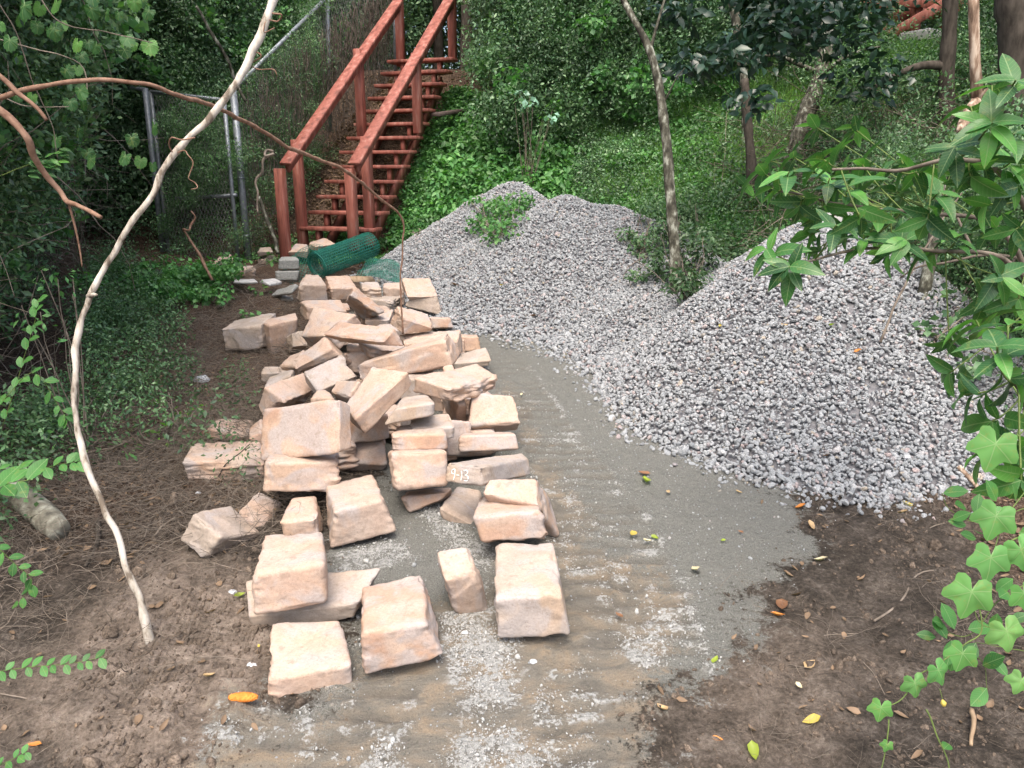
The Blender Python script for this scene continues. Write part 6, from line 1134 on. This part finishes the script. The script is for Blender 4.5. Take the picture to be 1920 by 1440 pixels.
# lichen covered log at the left edge
p, q = P(-60, 850, 2.75), P(108, 1005, 2.75); q = on(q.x, q.y, .03); p = Vector((-2.35, 3.2, .22)); q = hit(112, 1010) + Vector((0, 0, .03)); p = hit(-90, 860) + Vector((0, 0, .16)); t = thing('log', 'fat lichen spotted log lying at the left edge', 'log', q); mb = MB()
mb.tube(wobble(smooth_path([Vector((0, 0, 0)), (p - q) * .5, p - q], 6), .01, .15, 4), [.05, .062, .064, .063, .066, .064, .066, .068, .07, .072, .072, .074, .075], 14); put('trunk', mb.mesh('trunk', True), M_LOG, t)
for l, r0, lb, mat in (([(410, 895), (425, 870), (450, 850), (468, 835)], .004, 'dark curved twig lying on the ragged long block', M_DARKBARK), ([(290, 1010), (310, 985), (345, 968), (360, 965)], .006, 'pale twig beside the tipped brown block', M_TWIG), ([(225, 905), (260, 880), (305, 835)], .007, 'brown stick in the litter at the left', M_SPLIT), ([(1640, 1170), (1690, 1130), (1720, 1080), (1790, 1070)], .005, 'forked twig on the dark soil at the lower right', M_TWIG), ([(1720, 1018), (1745, 995), (1790, 982)], .004, 'bent thin twig near the right foot of the gravel', M_TWIG), ([(1475, 1195), (1540, 1197), (1610, 1196)], .002, 'thin straw lying on the dark soil', M_TWIG), ([(1605, 1230), (1635, 1270), (1660, 1310)], .002, 'thin fallen straw slanting on the lower right soil', M_TWIG), ([(1795, 885), (1830, 920), (1850, 960)], .014, 'split reddish stick at the right foot of the gravel', M_SPLIT), ([(1822, 1335), (1823, 1370), (1818, 1405)], .009, 'short tan stick at the bottom right', M_TANPLANK), ([(0, 1310), (60, 1318), (130, 1308)], .003, 'thin root lying in the mud at the bottom left', M_TWIG), ([(150, 1260), (190, 1310), (230, 1350), (270, 1365)], .003, 'forked rootlet on the bottom left mud', M_TWIG), ([(185, 985), (180, 1030), (160, 1070)], .012, 'dark stub of wood beside the tall pale vine', M_DARKBARK)):
    hb = [hit(u, v) for u, v in l]
    if 'dark curved' in lb: hb = [P(u, v, 3.86) for u, v in l]
    base = hb[0]; mb = MB(); q = wobble(smooth_path([p - base + Vector((0, 0, r0)) for p in hb], 5), .004, .06, len(lb)); mb.tube(q, np.linspace(r0, r0 * .6, len(q)), 6); put('twig', mb.mesh('twig', True), mat, None, base, lb, 'twig')
# fallen leaves one can point to
def fallen(u, v, px, lb, mat, seed, me=None, y=None):
    p = hit(u, v); D = p.y / ray(u, v)[1]; m_ = me or leaf_single('leaf', seed, .5, .5); o = put('fallen_leaf', m_, mat, None, p + Vector((0, 0, .010)), lb, 'leaf'); s = px * D / F; o.scale = (s, s, s); o.rotation_euler = (.25 * math.sin(seed), .3 * math.cos(seed * 2), seed * 1.3)
M_LB = leaf_mat('brown_leaf', [(.16, .075, .035), (.24, .12, .06)], .6, .1, .1); M_LT = leaf_mat('tan_leaf', [(.42, .28, .14), (.50, .36, .20)], .6, .1, .1); M_LG = leaf_mat('yellow_green_leaf', [(.24, .36, .04), (.36, .42, .06)], .5, .3, .1); M_LP = leaf_mat('cream_leaf', [(.55, .48, .30), (.62, .55, .38)], .6, .1, .1); M_LO = leaf_mat('orange_leaf', [(.50, .17, .03), (.6, .24, .05)], .6, .1, .1)
for k, (u, v, px, lb, mt) in enumerate([(1210, 908, 34, 'yellow green leaf on the grey sand below the gravel edge', M_LG), (1207, 892, 24, 'dark curled leaf touching the yellow green one', M_LB), (1186, 1008, 26, 'yellow leaf on the path right of the leaning blocks', M_YELLOW), (1228, 1013, 18, 'small green yellow leaf next to a cream one on the path', M_LG), (1213, 1022, 20, 'cream leaf between two yellow ones on the path', M_LP), (1304, 1073, 30, 'cream and brown leaf on the powder line right of the track', M_LP), (1538, 1056, 26, 'cream leaf at the edge of dark soil and sand', M_LP), (1465, 1145, 44, 'large curled reddish brown leaf on the dark soil', M_LB), (1458, 1160, 28, 'torn rusty leaf under the large curled one', M_LO), (1516, 1258, 36, 'curled pinkish brown leaf on the lower right soil', M_LT), (1241, 1340, 32, 'tan folded leaf at the bottom right edge of the track', M_LT), (1520, 1363, 36, 'yellowish tan leaf near the bottom right', M_YELLOW), (1412, 1425, 42, 'long pale green leaf at the bottom edge', M_LG), (1344, 1400, 22, 'small orange leaf near the bottom', M_LO), (1341, 1246, 24, 'green and brown leaf where sand meets soil', M_LG), (1160, 1165, 20, 'small reddish leaf on the track ribs', M_LB), (1500, 958, 26, 'red brown leaf at the near corner of the gravel pile', M_LO), (1520, 992, 26, 'tan leaf below the near corner of the gravel pile', M_LT), (1385, 928, 14, 'small pinkish leaf on the sand', M_LT), (1252, 927, 16, 'pinkish curled leaf left of the small pink one', M_LT), (1388, 1004, 12, 'tiny rust leaf on the sand', M_LB), (1355, 1018, 14, 'small lime leaf on the sand', M_LG), (1498, 1292, 18, 'cream leaf on the dark soil left of the curled ones', M_LP), (855, 538, 20, 'dark brown leaf where path meets the long gravel pile', M_LB), (985, 618, 18, 'brown leaf on the edge of the long gravel pile', M_LB), (1000, 598, 14, 'second brown leaf higher on the gravel edge', M_LB), (940, 540, 12, 'yellow leaf on the gravel near its edge', M_YELLOW), (1063, 670, 12, 'tiny yellow leaf at the gravel edge', M_YELLOW), (1470, 614, 16, 'orange yellow leaf on the near gravel pile', M_LT), (1558, 618, 18, 'yellow green leaf high on the near gravel pile', M_LG), (1605, 665, 20, 'orange leaf in the middle of the near gravel pile', M_LO), (1350, 618, 14, 'dull yellow leaf at the left of the near gravel pile', M_YELLOW), (1350, 740, 16, 'tan leaf on the lower left of the near gravel pile', M_LT), (1550, 865, 18, 'brown leaf low on the near gravel pile', M_LB), (1700, 950, 26, 'golden upright leaf at the foot of the gravel', M_YELLOW), (1692, 965, 20, 'orange tan leaf beside the golden upright one', M_LT), (298, 1120, 20, 'cream leaf on the soil between vine and cracked block', M_LP), (485, 1142, 8, 'tiny yellow leaf by the cracked block', M_YELLOW), (450, 1122, 22, 'yellow mottled leaf at the left of the cracked block', M_LG), (486, 1218, 10, 'tiny yellow leaf left of the palest front block', M_YELLOW), (66, 1408, 26, 'orange brown leaf in the bottom left mud', M_LO), (978, 745, 10, 'pale crumb like leaf on the path near the orange tan block', M_LP), (1738, 1210, 22, 'red leaf under the oval leaved vine', M_LO), (393, 1278, 26, 'small muddy leaf pressed in the left mud', M_LT)]): fallen(u, v, px, lb, mt, k)
# orange seed cob in the mud, pale stones
def lump(name, label, cat, u, v, w, h_, mat, seed, yaw=0, ribs=0):
    p = hit(u, v); D = p.y / ray(u, v)[1]; V, Fq = CG.copy(), CF; q = V / np.linalg.norm(V, axis=1)[:, None]
    if ribs: q = q * (1 + .07 * np.sin(q[:, [0]] * 22) * np.sign(np.cos(np.arctan2(q[:, [2]], q[:, [1]]) * 6)))
    q = q * (1 + (.0 if ribs else .15) * fbm(q * 2, 3, seed))[:, None]; s = D / F; q = q * np.array([w / 2 * s, h_ / 2 * s * 1.3, h_ / 2 * s]); me = mesh_np(name, q, Fq, True); o = put(name, me, mat, None, p + Vector((0, 0, h_ / (.9 if ribs else 3) * s)), label, cat); o.rotation_euler[2] = yaw
lump('seed_cob', 'orange ribbed seed cob lying in the mud left of the front blocks', 'seed cob', 458, 1327, 54, 16, plain('orange_cob', [(.3, (.48, .14, .02)), (.7, (.72, .27, .05))], 60, .8, .5, .003), 3, 0, 1)
M_CHIP = plain('pale_stone_chip', [(.3, (.34, .36, .38)), (.7, (.6, .62, .64))], 20, .8, .2)
for k, (u, v, w, lb) in enumerate([(473, 1252, 20, 'bluish white stone chip beside the palest front block'), (378, 720, 30, 'pale flat stone in the litter left of the heap'), (372, 928, 10, 'tiny white stone in the left litter'), (436, 1116, 16, 'pale lump of dry mortar left of the cracked block'), (1700, 860, 14, 'whitish stone chip low on the gravel pile'), (872, 1190, 14, 'white crumb of cement between the front blocks'), (1000, 1245, 14, 'white cement crumb on the path right of the front blocks'), (1575, 1275, 10, 'small pebble in the lower right soil')]): lump('stone_chip', lb, 'stone chip', u, v, w, w * .6, M_CHIP, k)
lump('red_clay_lump', 'crumbled red clay lump behind the ragged long block', 'clay lump', 387, 820, 20, 12, plain('red_clay', [(.3, (.25, .05, .03)), (.7, (.4, .1, .06))], 40, .9, .5), 8)
